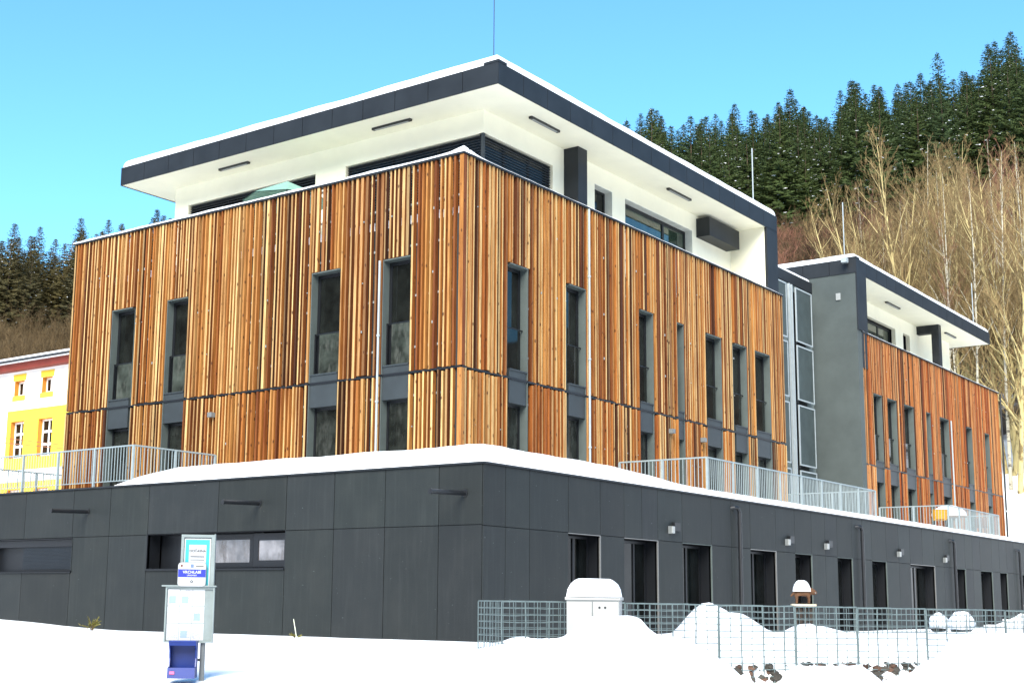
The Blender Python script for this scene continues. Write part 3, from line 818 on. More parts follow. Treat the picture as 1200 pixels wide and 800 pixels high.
s.box(x0+.12, x1-.12, -.0155, -.0145, 1.612, 1.624, 2); s.box(x0+.12, x1-.12, -.0155, -.0145, 1.574, 1.582, 2)
po = s.build('poster', [white, cyan, inkm], pf)
text_mesh('DOČASNÁ', .043, 'lettering', inkm, pf, ((x0+x1)/2, -.017, 1.69), bold=.0008)
# stop plate with rounded corners
def rrect(mb, x0, x1, z0, z1, r, y0, y1, mat=0, n=6):
    pts = []
    for cx_, cz_, a0 in ((x1-r, z1-r, 0), (x0+r, z1-r, 90), (x0+r, z0+r, 180), (x1-r, z0+r, 270)):
        for i in range(n+1):
            a = R(a0+90*i/n); pts.append((cx_+r*math.cos(a), cz_+r*math.sin(a)))
    i = len(mb.v); k = len(pts)
    mb.v += [(x, y0, z) for x, z in pts]+[(x, y1, z) for x, z in pts]
    mb.idx(list(range(i, i+k)), mat); mb.idx(list(range(i+k, i+2*k))[::-1], mat)
    for j in range(k): mb.idx((i+j, i+k+j, i+k+(j+1) % k, i+(j+1) % k), mat)
s = MB(); rrect(s, -.345, .015, 1.235, 1.545, .045, -.062, -.05, 1); rrect(s, -.339, .009, 1.241, 1.539, .04, -.0645, -.0621, 0)
s.box(-.338, .008, -.067, -.065, 1.355, 1.455, 2)
s.tube([(-.165, -.0652, 1.30), (-.165, -.0675, 1.30)], .018, 12, 3); s.tube([(-.165, -.0677, 1.30), (-.165, -.069, 1.30)], .008, 10, 0)
s.box(-.185, -.145, -.0665, -.065, 1.475, 1.52, 4); s.box(-.12, -.02, -.0665, -.065, 1.487, 1.505, 5); s.box(-.31, -.285, -.0665, -.065, 1.485, 1.515, 6)
sp = s.build('stop_plate', [white, M['lampgrey'], blue, inkm, simple('bus_symbol', (.10, .15, .25), .5), simple('grey_print', (.12, .12, .11), .6), simple('brown_print', (.12, .04, .03), .6)], BS)
text_mesh('VRCHLABÍ', .05, 'lettering', white, sp, (-.165, -.069, 1.418), bold=.0012)
text_mesh('LÁNOVSKÁ', .024, 'lettering', white, sp, (-.165, -.069, 1.378), bold=.0006)
s = MB(); x0, x1, z0, z1 = -.49, .13, .53, 1.235
s.box(x0, x1, -.01, .03, z0, z1); s.box(x0, x0+.02, -.04, -.01, z0, z1); s.box(x1-.02, x1, -.04, -.01, z0, z1); s.box(x0+.02, x1-.02, -.04, -.01, z1-.02, z1); s.box(x0+.02, x1-.02, -.04, -.01, z0, z0+.02)
s.box(x0-.05, x1+.02, -.06, .05, z1, z1+.018)
tb = s.build('timetable_board', fr, BS)
rp = random.Random(5)
for k in range(3):
    for j in range(3):
        s = MB(); a = x0+.028+k*.158; b_ = a+.152; c = z0+.03+j*.217; d = c+.21; y = -.012-.0006*(k+j)
        s.box(a, b_, y-.001, y, c, d, 0)
        for i in range(14):
            zz = d-.02-i*.013; 
            if rp.random() < .7:
                q = a+.012; 
                while q < b_-.02:
                    w = rp.uniform(.006, .03); 
                    if rp.random() < .6: s.box(q, min(q+w, b_-.01), y-.0022, y-.0012, zz, zz+.0035, 1)
                    q += w+.006
        if rp.random() < .4: s.box(a+.02, b_-.05, y-.0035, y-.0025, c+.03, c+.12, 2)
        s.build('timetable', [white, simple('pale_print', (.10, .12, .17), .7), simple('map_print', (.22, .29, .42), .7)], tb)
# waste bin on the pole
WB = empty('waste_bin', BS.location, R(42)); tag(WB, 'open fronted blue plastic bin hanging under the timetable board', 'bin')
bb_ = simple('bin_blue', (.0015, .020, .17), .35, .08, 4)
prof = [(-.28, .56), (-.25, .50), (-.19, .44), (-.17, .34), (-.2, .24), (-.30, .23), (-.32, .10), (-.02, .10), (-.02, .56)]
s = MB()
X0, X1 = -.39, -.05
for xa, xb in ((X0, X0+.014), (X1-.014, X1)):
    i = len(s.v); k = len(prof)
    s.v += [(xa, y, z) for y, z in prof]+[(xb, y, z) for y, z in prof]
    s.idx(list(range(i, i+k))); s.idx(list(range(i+k, i+2*k))[::-1])
    for j in range(k): s.idx((i+j, i+(j+1) % k, i+k+(j+1) % k, i+k+j))
s.box(X0+.014, X1-.014, -.034, -.02, .10, .56); s.box(X0+.014, X1-.014, -.28, -.034, .546, .56); s.box(X0+.014, X1-.014, -.31, -.034, .10, .114)
s.face([(X0+.014, -.32, .10), (X1-.014, -.32, .10), (X1-.014, -.30, .23), (X0+.014, -.30, .23)])
s.face([(X0+.014, -.31, .10), (X1-.014, -.31, .10), (X1-.014, -.29, .23), (X0+.014, -.29, .23)])
s.face([(X0+.014, -.28, .56), (X1-.014, -.28, .56), (X1-.014, -.25, .50), (X0+.014, -.25, .50)])
s.build('bin_shell', bb_, WB)
s = MB(); s.box(X0+.03, X0+.09, -.326, -.317, .15, .185); s.build('sticker', simple('sticker_pink', (.6, .12, .25), .5), WB)
s = MB(); s.box(X1+.001, -.03, -.02, .03, .30, .33); s.build('bracket', M['black'], WB)

# ------------------------------------------------------------------ carved wooden animal on its stand
bp = fpt(6.62, -1.5, 0)
an = empty('carved_wooden_animal', (bp[0], bp[1], .0), camdir)
tag(an, 'small brown carved wooden animal standing on a pale plank behind the gabions', 'wooden animal')
cw = simple('carved_wood', (.10, .042, .014), .75, .35, 14, bmp=.4, vscale=(1, 1, 3)); pw = simple('pale_plank', (.62, .50, .34), .8, .15, 8)
me = bpy.data.meshes.new('animal_body')
vs = [(0, 0, .30), (-.10, 0, .30), (.10, 0, .31), (.17, -.02, .34), (.215, -.05, .31), (.24, -.07, .26), (-.15, 0, .29), (-.20, 0, .25), (-.22, 0, .20)]
es = [(0, 1), (0, 2), (2, 3), (3, 4), (4, 5), (1, 6), (6, 7), (7, 8)]
rad = [.075, .08, .085, .09, .07, .045, .05, .025, .015]
for (bx, by) in ((-.12, -.05), (-.12, .05), (.11, -.05), (.11, .05)):
    b0 = 1 if bx < 0 else 2
    i = len(vs); vs += [(bx, by, .22), (bx+.008, by, .12), (bx+.0, by, .03)]; es += [(b0, i), (i, i+1), (i+1, i+2)]; rad += [.036, .022, .020]
for sy in (-.045, .045):
    i = len(vs); vs.append((.165, sy-.02, .425)); es.append((3, i)); rad.append(.02)
me.from_pydata(vs, es, []); ob = bpy.data.objects.new('animal_body', me); col.objects.link(ob); ob.parent = an; ob.location = (0, 0, .872); ob.scale = (.88, .7, .64)
me.materials.append(cw)
sk = ob.modifiers.new('skin', 'SKIN')
for i, r_ in enumerate(rad): me.skin_vertices[0].data[i].radius = (r_, r_)
me.skin_vertices[0].data[0].use_root = True
sb = ob.modifiers.new('sub', 'SUBSURF'); sb.levels = 1; sb.render_levels = 1
s = MB(); s.tube([(.20, -.078, 1.068), (.202, -.088, 1.068)], .008, 8); s.build('eye', M['lampface'], an)
s = MB(); s.box(-.19, .21, -.09, .09, .845, .882); s.build('plank', pw, an)
s = MB()
for px in (-.12, -.04, .04, .12): s.tube([(px, 0, -.4), (px, 0, .84)], .035, 8)
s.build('stand', simple('stand_wood', (.03, .02, .013), .8, .3, 8), an)
m_ = snow_slab(-.15, .13, -.09, .09, 0, .18, .12, .03, .5, seed=44)
s = snow('animal_snow', m_, 'tall cap of snow on the back of the carved wooden animal', loc=(bp[0], bp[1], 1.09)); s.rotation_euler = (0, 0, camdir)

# boulders under snow behind the cages
def lump(name, loc, rx, rz, label, seed, cat, grp=None):
    mb = MB(); nu, nv = 20, 12; ids = []
    for j in range(nv+1):
        th = math.pi*j/nv; row = []
        for i in range(nu):
            ph = 2*math.pi*i/nu
            d = Vector((math.sin(th)*math.cos(ph), math.sin(th)*math.sin(ph), math.cos(th)))
            k = 1+.16*mnoise.noise(d*1.6+Vector((seed, 0, 0)))+.05*mnoise.noise(d*5+Vector((seed, 0, 0)))
            row.append(len(mb.v)); mb.v.append((d.x*rx*k, d.y*rx*k, d.z*rz*k))
        ids.append(row)
    for j in range(nv):
        for i in range(nu):
            i2 = (i+1) % nu; top = j < nv*.62
            mb.idx((ids[j][i], ids[j+1][i], ids[j+1][i2], ids[j][i2]), 0 if top else 1)
    root = empty(name, loc); tag(root, label, cat, grp)
    top = MB(); bot = MB()
    for dst, mt in ((top, 0), (bot, 1)):
        dst.v = list(mb.v); dst.f = [f for f, m_ in zip(mb.f, mb.m) if m_ == mt]; dst.m = [0]*len(dst.f); dst.c = [(1, 1, 1, 1)]*len(dst.f)
    top.build('snow_cap', M['snow'], root, smooth=True); bot.build('rock', stone_m, root, smooth=True)
lump('snowy_boulder', fpt(9.28, -1.2, .58), .17, .17, 'smaller snow capped boulder, left of the pair behind the mesh', 1, 'boulder', 'boulders behind the gabion mesh')
lump('snowy_boulder', fpt(9.8, -1.2, .58), .22, .21, 'larger snow capped boulder, right of the pair behind the mesh', 5, 'boulder', 'boulders behind the gabion mesh')

# two small evergreen sprigs poking out of the snow
def sprig(loc, label, n, ht, seed, tall=0):
    rp = random.Random(seed); root = empty('evergreen_sprig', loc); tag(root, label, 'shrub', 'small shrubs poking out of the snow')
    st = MB(); lf = MB()
    for i in range(n):
        a = rp.uniform(0, 6.28); el = rp.uniform(.15, 1.2)
        d = Vector((math.cos(a)*math.cos(el), math.sin(a)*math.cos(el), math.sin(el))); L_ = ht*rp.uniform(.6, 1)
        p1 = d*L_; st.tube([(0, 0, -.15), tuple(p1*.5+Vector((0, 0, .02))), tuple(p1)], [.008, .006, .003], 4)
        for j in range(34):
            s_ = rp.uniform(.25, 1); p = p1*s_; dd = (d+Vector((rp.uniform(-.8, .8), rp.uniform(-.8, .8), rp.uniform(-.3, .7)))).normalized()
            w = dd.cross(Vector((rp.random(), rp.random(), rp.random()))).normalized()*.013
            e = p+dd*rp.uniform(.04, .08); lf.face([p-w, p+w, e], 0 if rp.random() < .7 else 1)
    if tall:
        st.tube([(0, 0, 0), (-.05, 0, .2), (-.11, 0, .42)], [.012, .012, .009], 6, 1)
    st.build('stem', [simple('sprig_stem', (.16, .11, .05), .8), simple('cut_stalk', (.62, .64, .5), .7)], root)
    lf.build('foliage', [simple('sprig_leaf', (.16, .15, .022), .7, .3, 20), simple('sprig_leaf_pale', (.30, .26, .08), .7, .2, 20)], root)
sprig((-12.33, -.8, .06), 'yellow green sprig poking from the snow below the shuttered window', 15, .36, 2)
sprig((-4.78, -.8, .0), 'small sprig with one pale cut stalk left of the panelled corner', 6, .16, 4, 1)

# ------------------------------------------------------------------ terrace furniture and parasol
tbt = empty('terrace_table', (-1.35, 37.0, 4.1)); tag(tbt, 'round garden table under a dome of snow on the rear terrace', 'table')
bw = simple('teak', (.22, .11, .05), .7, .2, 6)
s = MB(); s.tube([(0, 0, .70), (0, 0, .74)], .78, 28); s.build('tabletop', bw, tbt)
for a in (45, 135, 225, 315):
    s = MB(); s.tube([(math.cos(R(a))*.55, math.sin(R(a))*.55, 0), (math.cos(R(a))*.45, math.sin(R(a))*.45, .70)], .03, 8); s.build('leg', bw, tbt)
ds = MB(); rings = []
for j in range(7):
    th = j/6*math.pi/2; rr_, zz = .76*math.cos(th) if j < 6 else .001, .5*math.sin(th)
    rings.append(len(ds.v))
    for i in range(28):
        a = 2*math.pi*i/28; k = 1+.03*mnoise.noise(Vector((math.cos(a)*2, math.sin(a)*2, j*.3))); ds.v.append((rr_*k*math.cos(a), rr_*k*math.sin(a), zz))
for j in range(6):
    for i in range(28): ds.idx((rings[j]+i, rings[j]+(i+1) % 28, rings[j+1]+(i+1) % 28, rings[j+1]+i))
snow('table_snow', ds, 'dome of snow on the round terrace table', loc=(-1.35, 37.0, 4.843))
def chair(loc, rz, seatmat, label, snowy):
    c = empty('garden_chair', loc, rz); tag(c, label, 'chair', 'garden chairs on the rear terrace')
    s = MB(); s.box(-.26, .26, -.25, .25, .42, .46); s.build('seat', seatmat, c, bevel=.01)
    s = MB(); n = 9; pts = []
    for i in range(n+1):
        a = R(-10+200*i/n); x, y = .30*math.cos(a), .06+.26*math.sin(a)
        pts.append((x, y))
    for (xa, ya), (xb, yb) in zip(pts[:-1], pts[1:]):
        s.face([(xa, ya, .46), (xb, yb, .46), (xb*1.08, yb*1.08, .86), (xa*1.08, ya*1.08, .86)])
        s.face([(xa*.95, ya*.95, .46), (xb*.95, yb*.95, .46), (xb*1.03, yb*1.03, .86), (xa*1.03, ya*1.03, .86)])
    s.tube([(x*1.06, y*1.06, .865) for x, y in pts], .018, 6)
    s.build('backrest', seatmat, c)
    for sx in (-1, 1):
        for sy in (-1, 1):
            s = MB(); s.tube([(sx*.25, sy*.24, 0), (sx*.22, sy*.2, .42)], .014, 6); s.build('leg', M['black'], c)
ym = simple('yellow_wicker', (.48, .23, .01), .6, .12, 20); rm = simple('rust_wicker', (.16, .055, .02), .7, .2, 20)
chair((-1.0, 34.6, 4.1), R(200), ym, 'yellow tub chair left of the snow domed terrace table', 0)
chair((-1.05, 41.0, 4.1), R(160), rm, 'rust brown chair right of the snow domed terrace table', 0)
ps = empty('parasol', (-11.0, 4.6, 10.98)); tag(ps, 'pale green parasol peeking over the left timber parapet', 'parasol')
s = MB(); s.tube([(0, 0, 0), (0, 0, 2.62)], .03, 8); s.build('pole', M['lampgrey'], ps)
s = MB()
for i in range(8):
    a, b_ = R(45*i), R(45*i+45)
    s.face([(0, 0, 2.62), (1.35*math.cos(a), 1.35*math.sin(a), 1.95), (1.35*math.cos(b_), 1.35*math.sin(b_), 1.95)])
    s.face([(0, 0, 2.58), (1.33*math.cos(a), 1.33*math.sin(a), 1.93), (1.33*math.cos(b_), 1.33*math.sin(b_), 1.93)])
s.build('canopy', simple('parasol_green', (.20, .36, .29), .8, .06, 5), ps)

# ------------------------------------------------------------------ yellow house
HY = 30.0
H = empty('yellow_house', (-62, HY, 2)); tag(H, 'white and yellow house with orange window reveals and a snowy roof', 'house')
yel = simple('yellow_render', (.82, .54, .045), .9, .05, .6); wht = simple('white_render', (.84, .83, .78), .9, .04, .6); ora = simple('orange_reveal', (.62, .25, .03), .9, .08, 1)
red = simple('red_eave', (.17, .022, .012), .8, .15, 2)
def Hb(mb, x0, x1, y0, y1, z0, z1, mat=0): mb.box(x0+62, x1+62, y0, y1, z0-2, z1-2, mat)
ups = [(-62.1, -60.95), (-59.0, -57.85), (-56.0, -54.9), (-65.2, -64.1)]; los = [(-62.25, -60.75), (-59.15, -57.6), (-56.0, -54.4), (-65.4, -63.9)]
def walls(z0, z1, holes, mat, x0=-72, x1=-44, y=0, th=.5):
    us = sorted({x0, x1, *[a for h in holes for a in h[:2] if x0 <= a <= x1]})
    for a, b_ in zip(us[:-1], us[1:]):
        hh = [h for h in holes if h[0] <= a and b_ <= h[1]]
        if hh:
            if hh[0][2] > z0: Hb(mw, a, b_, y, y+th, z0, hh[0][2], mat)
            if hh[0][3] < z1: Hb(mw, a, b_, y, y+th, hh[0][3], z1, mat)
        else: Hb(mw, a, b_, y, y+th, z0, z1, mat)
mw = MB()
walls(13.4, 16.1, [(a, b_, 14.4, 15.45) for a, b_ in ups], 0)
walls(9.3, 13.4, [(a, b_, 10.1, 12.65) for a, b_ in los], 1, x0=-62.7)
walls(9.3, 13.4, [(los[3][0], los[3][1], 10.1, 12.65)], 0, x1=-62.7)
walls(8.5, 9.3, [], 0); walls(1.0, 8.5, [(a, b_, 5.2, 8.0) for a, b_ in los], 1)
Hb(mw, -72, -44, .5, 14, 1.0, 16.1, 0)
for a, b_ in ups: Hb(mw, a-.15, b_+.15, -.02, -.001, 15.45, 15.9, 1); Hb(mw, a-.15, b_+.15, -.02, -.001, 14.05, 14.4, 1)
mw.build('wall', [wht, yel], H)
mb = MB()
mb.box(-10.5, 18.5, -.6, 14.6, 14.1, 14.55, 0); mb.build('eave', red, H)
mb = MB()
P = [(-10.7, -.8, 14.56), (18.7, -.8, 14.56), (18.7, 14.8, 14.56), (-10.7, 14.8, 14.56)]; rg_ = [(-4, 7, 17.0), (12, 7, 17.0)]
P2 = [(x, y, z+.35) for x, y, z in P]
mb.face([P2[0], P2[1], rg_[1], rg_[0]]); mb.face([P2[1], P2[2], rg_[1]]); mb.face([P2[2], P2[3], rg_[0], rg_[1]]); mb.face([P2[3], P2[0], rg_[0]])
for i in range(4): mb.face([P[i], P[(i+1) % 4], P2[(i+1) % 4], P2[i]], 0)
mb.face(P[::-1])
mb.build('roof', M['snow'], H)
mb = MB(); mb.tube([(-10.7, -.92, 14.66), (18.7, -.92, 14.66)], .08, 8); mb.build('gutter', M['frame'], H)
for row, (wins, z0, z1, npane) in enumerate(((ups, 14.4, 15.45, 1), (los, 10.1, 12.65, 3), (los, 5.2, 8.0, 3))):
    for a, b_ in wins:
        s = MB()
        Hb(s, a, a+.02, .02, .49, z0, z1, 1); Hb(s, b_-.02, b_, .02, .49, z0, z1, 1); Hb(s, a+.02, b_-.02, .02, .49, z1-.02, z1, 1); Hb(s, a+.02, b_-.02, .02, .49, z0, z0+.02, 1)
        a2, b2 = a+.02, b_-.02; t = .12
        Hb(s, a2, a2+t, .34, .42, z0+.02, z1-.02, 0); Hb(s, b2-t, b2, .34, .42, z0+.02, z1-.02, 0); Hb(s, a2+t, b2-t, .34, .42, z1-.02-t, z1-.02, 0); Hb(s, a2+t, b2-t, .34, .42, z0+.02, z0+.02+t, 0)
        m_ = (a+b_)/2; Hb(s, m_-.06, m_+.06, .335, .42, z0+.02+t, z1-.02-t, 0)
        for i in range(1, npane): zz = z0+(z1-z0)*i/npane; Hb(s, a2+t, b2-t, .337, .42, zz-.08, zz+.08, 0)
        w = s.build('window', [wht, ora], H)
        s = MB(); Hb(s, a2+t, b2-t, .38, .40, z0+.02+t, z1-.02-t); s.build('pane', M['glass'], w)
cb = MB()
for z0, z1 in ((11.55, 10.7), (11.2, 10.45)):
    cb.tube([(-75+x*3.0, 28.6, z0+(z1-z0)*(x*3.0-12.4)/6.4 + .0) for x in range(12)], .035, 4)
o = cb.build('overhead_cables', simple('cable', (.25, .09, .04), .7)); tag(o, 'pair of thin cables crossing in front of the yellow house', 'cable')

# ------------------------------------------------------------------ trees
def mat_needles(name, c0, c1):
    m, nt, b = newmat(name)
    oi = N(nt, 'ShaderNodeObjectInfo')
    f = noise_tex(nt, .55, 4); 
    c = mixc(nt, f, c0+(1,), c1+(1,))
    c = mixc(nt, ramp(nt, oi.outputs['Random'], [(0, 0.0), (1, .8)]), c, (1.25, 1.12, .8, 1), 'MULTIPLY')
    f2 = noise_tex(nt, 3.5, 3)
    c = mixc(nt, ramp(nt, f2, [(.3, .7), (.7, 0.0)]), c, (.4, .45, .4, 1), 'MULTIPLY')
    nt.links.new(c, b.inputs['Base Color']); b.inputs['Roughness'].default_value = .7
    b.inputs['Specular IOR Level'].default_value = .2
    return m
M['needle'] = mat_needles('spruce_needles', (.026, .050, .018), (.082, .110, .036))
M['needle_brown'] = mat_needles('brownish_needles', (.046, .044, .020), (.13, .105, .046))
M['bark'] = simple('spruce_bark', (.10, .065, .04), .9, .3, 3, vscale=(1, 1, .2))
def spruce(seed, Ht, Rm):
    rp = random.Random(seed); cr = MB(); tr = MB()
    tr.tube([(0, 0, -1), (rp.uniform(-.1, .1), 0, Ht*.5), (0, 0, Ht)], [.28, .17, .02], 7)
    z = Ht*rp.uniform(.10, .16)
    while z < Ht-.15:
        s_ = 1-z/Ht; rad = Rm*.95*(s_**.74)*rp.uniform(.62, 1.15)+.05
        nb = 6 if s_ < .3 else 8
        a0 = rp.uniform(0, 6.28)
        for i in range(nb):
            a = a0+6.283*i/nb+rp.uniform(-.3, .3); rl = rad*rp.uniform(.75, 1.2)
            if rp.random() < .06: continue
            steps = max(2, int(rl/.36)); side = Vector((-math.sin(a), math.cos(a), 0)); out = Vector((math.cos(a), math.sin(a), 0))
            up = .55 if s_ < .12 else (.12-.42*s_)
            for k in range(steps):
                t = (k+.7)/steps
                p = out*(rl*t)+Vector((0, 0, z+up*rl*t-.10*rl*t*t+.16*rl*t**3))
                w = (.34+.34*math.sin(3.14*min(1, t*.9)))*(.34+.9*s_)*rp.uniform(.6, 1.25)
                for sg in ((-1, 1, -1, 1) if s_ > .1 else (-1, 1)):
                    d = (out*rp.uniform(.4, 1.1)+side*sg*rp.uniform(.3, 1.2)+Vector((0, 0, rp.uniform(-.45, .12)))).normalized()
                    e = p+d*w*1.5; q = (out*.25+Vector((0, 0, -.3))).normalized()*w*.6
                    mt = 1 if (rp.random() < .011) else 0
                    cr.face([p-q*.4, p+q*.7, e+q*.15], mt)
                if k == steps-1: cr.face([p-side*.09, p+side*.09, p+out*w*1.1+Vector((0, 0, .05))], 0)
                if rp.random() < .35: cr.face([p-side*.1, p+side*.1, p+Vector((0, 0, -w*.9))+out*.1], 0)
        z += rp.uniform(.36, .60)*(.6+.6*s_)
    cr.face([(-.05, 0, Ht-.8), (.05, 0, Ht-.8), (0, 0, Ht+.5)], 0); cr.face([(0, -.05, Ht-.8), (0, .05, Ht-.8), (0, 0, Ht+.5)], 0)
    return tr, cr
def proto_spruce(seed, Ht, Rm, needle='needle'):
    tr, cr = spruce(seed, Ht, Rm)
    r_ = empty('spruce_tree'); a = tr.build('trunk', M['bark'], r_); b_ = cr.build('crown', [M[needle], M['snow']], r_)
    return r_, [a, b_]
def put(proto, loc, rz, sc, used, label, cat, group):
    r0, parts = proto
    if id(r0) in used:
        r = r0.copy(); col.objects.link(r)
        for p in parts:
            c = p.copy(); col.objects.link(c); c.parent = r
    else: r = r0; used.add(id(r0))
    r.location = loc; r.rotation_euler = (random.uniform(-.03, .03), random.uniform(-.03, .03), rz); r.scale = sc if isinstance(sc, tuple) else (sc, sc, sc)
    tag(r, label, cat, group); return r
SP = [proto_spruce(10+i, h_, r_) for i, (h_, r_) in enumerate([(24, 5.0), (26, 5.6), (22, 4.6), (25, 4.4), (20, 4.8), (27, 5.8)])]
HS = [24, 26, 22, 25, 20, 27]
SPB = [proto_spruce(30+i, h_, r_, 'needle_brown') for i, (h_, r_) in enumerate([(24, 5.2), (26, 5.2), (22, 4.6), (25, 5.4), (20, 4.8), (27, 5.8)])]
used = set(); rt = random.Random(21)
def polar(az, r): return CAM.x+math.sin(R(az))*r, CAM.y+math.cos(R(az))*r
def forest(az0, az1, r0, r1, n, label, group, mind, lift=0.0, protos=None):
    pts = []; tries = 0
    while len(pts) < n and tries < n*60:
        tries += 1
        az = rt.uniform(az0, az1); r = math.sqrt(rt.uniform(r0*r0, r1*r1)); x, y = polar(az, r)
        if any((x-a)**2+(y-b_)**2 < mind*mind for a, b_, *_ in pts): continue
        k = rt.randrange(6); sc = rt.uniform(.78, 1.12); z = gz(x, y)-.3
        lim = interp(az, AZT)+lift+rt.uniform(-.018, .012)+.008*math.sin(az*2.1)
        top = (z+HS[k]*sc-CAM.z)/r
        if top > lim: sc = (lim*r+CAM.z-z)/HS[k]
        if sc < .55: continue
        pts.append((x, y)); put((protos or SP)[k], (x, y, z), rt.uniform(0, 6.28), (sc*rt.uniform(1.0, 1.3), sc*rt.uniform(1.0, 1.3), sc), used, label, 'tree', group)
forest(-31.5, -13, 200, 264, 205, 'dark snow flecked spruce in the dense forest on the right hillside', 'spruces on the right hillside', 3.2)
forest(-58, -48.5, 228, 266, 72, 'dark brownish spruce in the forest above the yellow house', 'spruces on the left hillside', 3.0, -.009, SPB)

def bare(seed, Ht, spread, col_, base_r=.16, nl=26, lo=.25, twig=.9, multi=1):
    rp = random.Random(seed); tr = MB(); cr = MB()
    def branch(p, d, L_, r_, depth, mb_):
        n = 3 if depth < 2 else 2; pts = [p]; rr_ = [r_]; q = p.copy(); dd = d.copy()
        for i in range(n):
            dd = (dd+Vector((rp.uniform(-.16, .16), rp.uniform(-.16, .16), rp.uniform(.0, .16)))).normalized()
            q = q+dd*L_/n; pts.append(q.copy()); rr_.append(max(.006, r_*(1-(i+1)/n*.75)))
        (tr if depth == 0 else mb_).tube(pts, rr_, 4 if depth < 1 else 3, caps=False)
        if depth < 3:
            m_ = (5, 4, 2)[depth]
            for i in range(m_):
                t = rp.uniform(.25, 1)*n; k = min(n-1, int(t)); f = t-k; b0 = pts[k].lerp(pts[k+1], f)
                a = rp.uniform(0, 6.28); perp = dd.orthogonal().normalized(); perp.rotate(Matrix.Rotation(a, 3, dd))
                nd = (dd*rp.uniform(.7, 1.1)+perp*rp.uniform(.35, .75)+Vector((0, 0, .25))).normalized()
                branch(b0, nd, L_*rp.uniform(.35, .6)*twig, max(.0065, r_*.42), depth+1, mb_)
    for m_ in range(multi):
        lean = Vector((rp.uniform(-.16, .16), rp.uniform(-.16, .16), 0))*(1.3 if multi > 1 else .4)
        pts = []; n = 9; Hh = Ht*(1 if m_ == 0 else rp.uniform(.75, .98))
        off = Vector((rp.uniform(-.4, .4), rp.uniform(-.4, .4), 0)) if multi > 1 else Vector()
        for i in range(n+1):
            t = i/n; pts.append(off+Vector((lean.x*Hh*t+math.sin(t*5+seed)*.12, lean.y*Hh*t+math.cos(t*4+seed)*.12, Hh*t-.6*(1-t))))
        rr_ = [base_r*(1-.93*i/n) for i in range(n+1)]
        tr.tube(pts, rr_, 7, caps=False)
        for i in range(nl):
            t = lo+(1-lo)*(i+rp.random())/nl; k = min(n-1, int(t*n)); p = pts[k].lerp(pts[k+1], t*n-k)
            a = rp.uniform(0, 6.28); el = rp.uniform(.75, 1.15)
            d = Vector((math.cos(a)*math.cos(el), math.sin(a)*math.cos(el), math.sin(el)))
            L_ = spread*(1-t)**.6*rp.uniform(.6, 1.15)+.8
            branch(p, d, L_, max(.02, base_r*(1-t)*.62), 0 if L_ > 2 else 1, cr)
    r0 = empty('bare_tree'); a = tr.build('trunk', col_[0], r0, smooth=True); b_ = cr.build('crown', col_[1], r0)
    return r0, [a, b_]
def mat_bark(name, c0, c1, dark, bands=False):
    m, nt, b = newmat(name)
    f = noise_tex(nt, 1.2, 4, (3, 3, 1))
    c = mixc(nt, f, c0+(1,), c1+(1,))
    g_ = noise_tex(nt, 1.0, 4, (2, 2, 5 if bands else .8), .7)
    c = mixc(nt, ramp(nt, g_, [(.52, 0.0), (.60, .85)]), c, dark+(1,))
    nt.links.new(c, b.inputs['Base Color']); b.inputs['Roughness'].default_value = .85; b.inputs['Specular IOR Level'].default_value = .2
    return m
gold = mat_bark('golden_bark', (.46, .36, .155), (.64, .52, .25), (.12, .08, .035)); goldt = mat_bark('golden_twigs', (.18, .12, .052), (.33, .23, .105), (.055, .035, .017))
birch = mat_bark('birch_bark', (.44, .39, .27), (.56, .52, .42), (.05, .04, .035), True); pink = mat_bark('reddish_twigs', (.18, .078, .05), (.28, .135, .085), (.05, .025, .017))
brown = mat_bark('brown_twigs', (.035, .020, .010), (.075, .046, .022), (.018, .011, .006))
BT = [bare(31, 22, 7.2, (gold, goldt), .21, 26, .20, .95, 2), bare(32, 21, 6.2, (gold, goldt), .18, 22, .22, .95, 3), bare(33, 23, 3.6, (birch, goldt), .13, 22, .4), bare(34, 22, 3.4, (birch, pink), .12, 24, .42), bare(35, 20, 3.8, (gold, pink), .14, 26, .35)]
usedb = set()
lb = ['golden barked bare tree with a wide fan of branches behind the rear block', 'golden multi stemmed bare tree behind the rear block', 'slender pale birch in the stand behind the rear block', 'slender birch with reddish twigs behind the rear block', 'reddish crowned bare tree in the stand behind the rear block']
gpb = 'bare trees behind the rear block'
fixed = [(-20.1, 97, 0, .86, 1), (-18.9, 94, 1, .98, 1), (-18.2, 95, 0, 1.0, 1), (-16.4, 93, 1, .95, 1), (-15.3, 96, 0, .98, 1), (-17.5, 98, 2, .98, 1), (-14.3, 92, 1, .95, 1), (-13.6, 90, 2, .98, 1), (-15.9, 88, 2, .9, 1), (-14.8, 89, 2, .95, 1), (-16.9, 90, 2, .9, 1)]
for az, r, k, sc, _ in fixed:
    x, y = polar(az, r); put(BT[k], (x, y, gz(x, y)-.2), rt.uniform(0, 6.28), sc, usedb, lb[k], 'tree', gpb)
bp_ = []
tries = 0
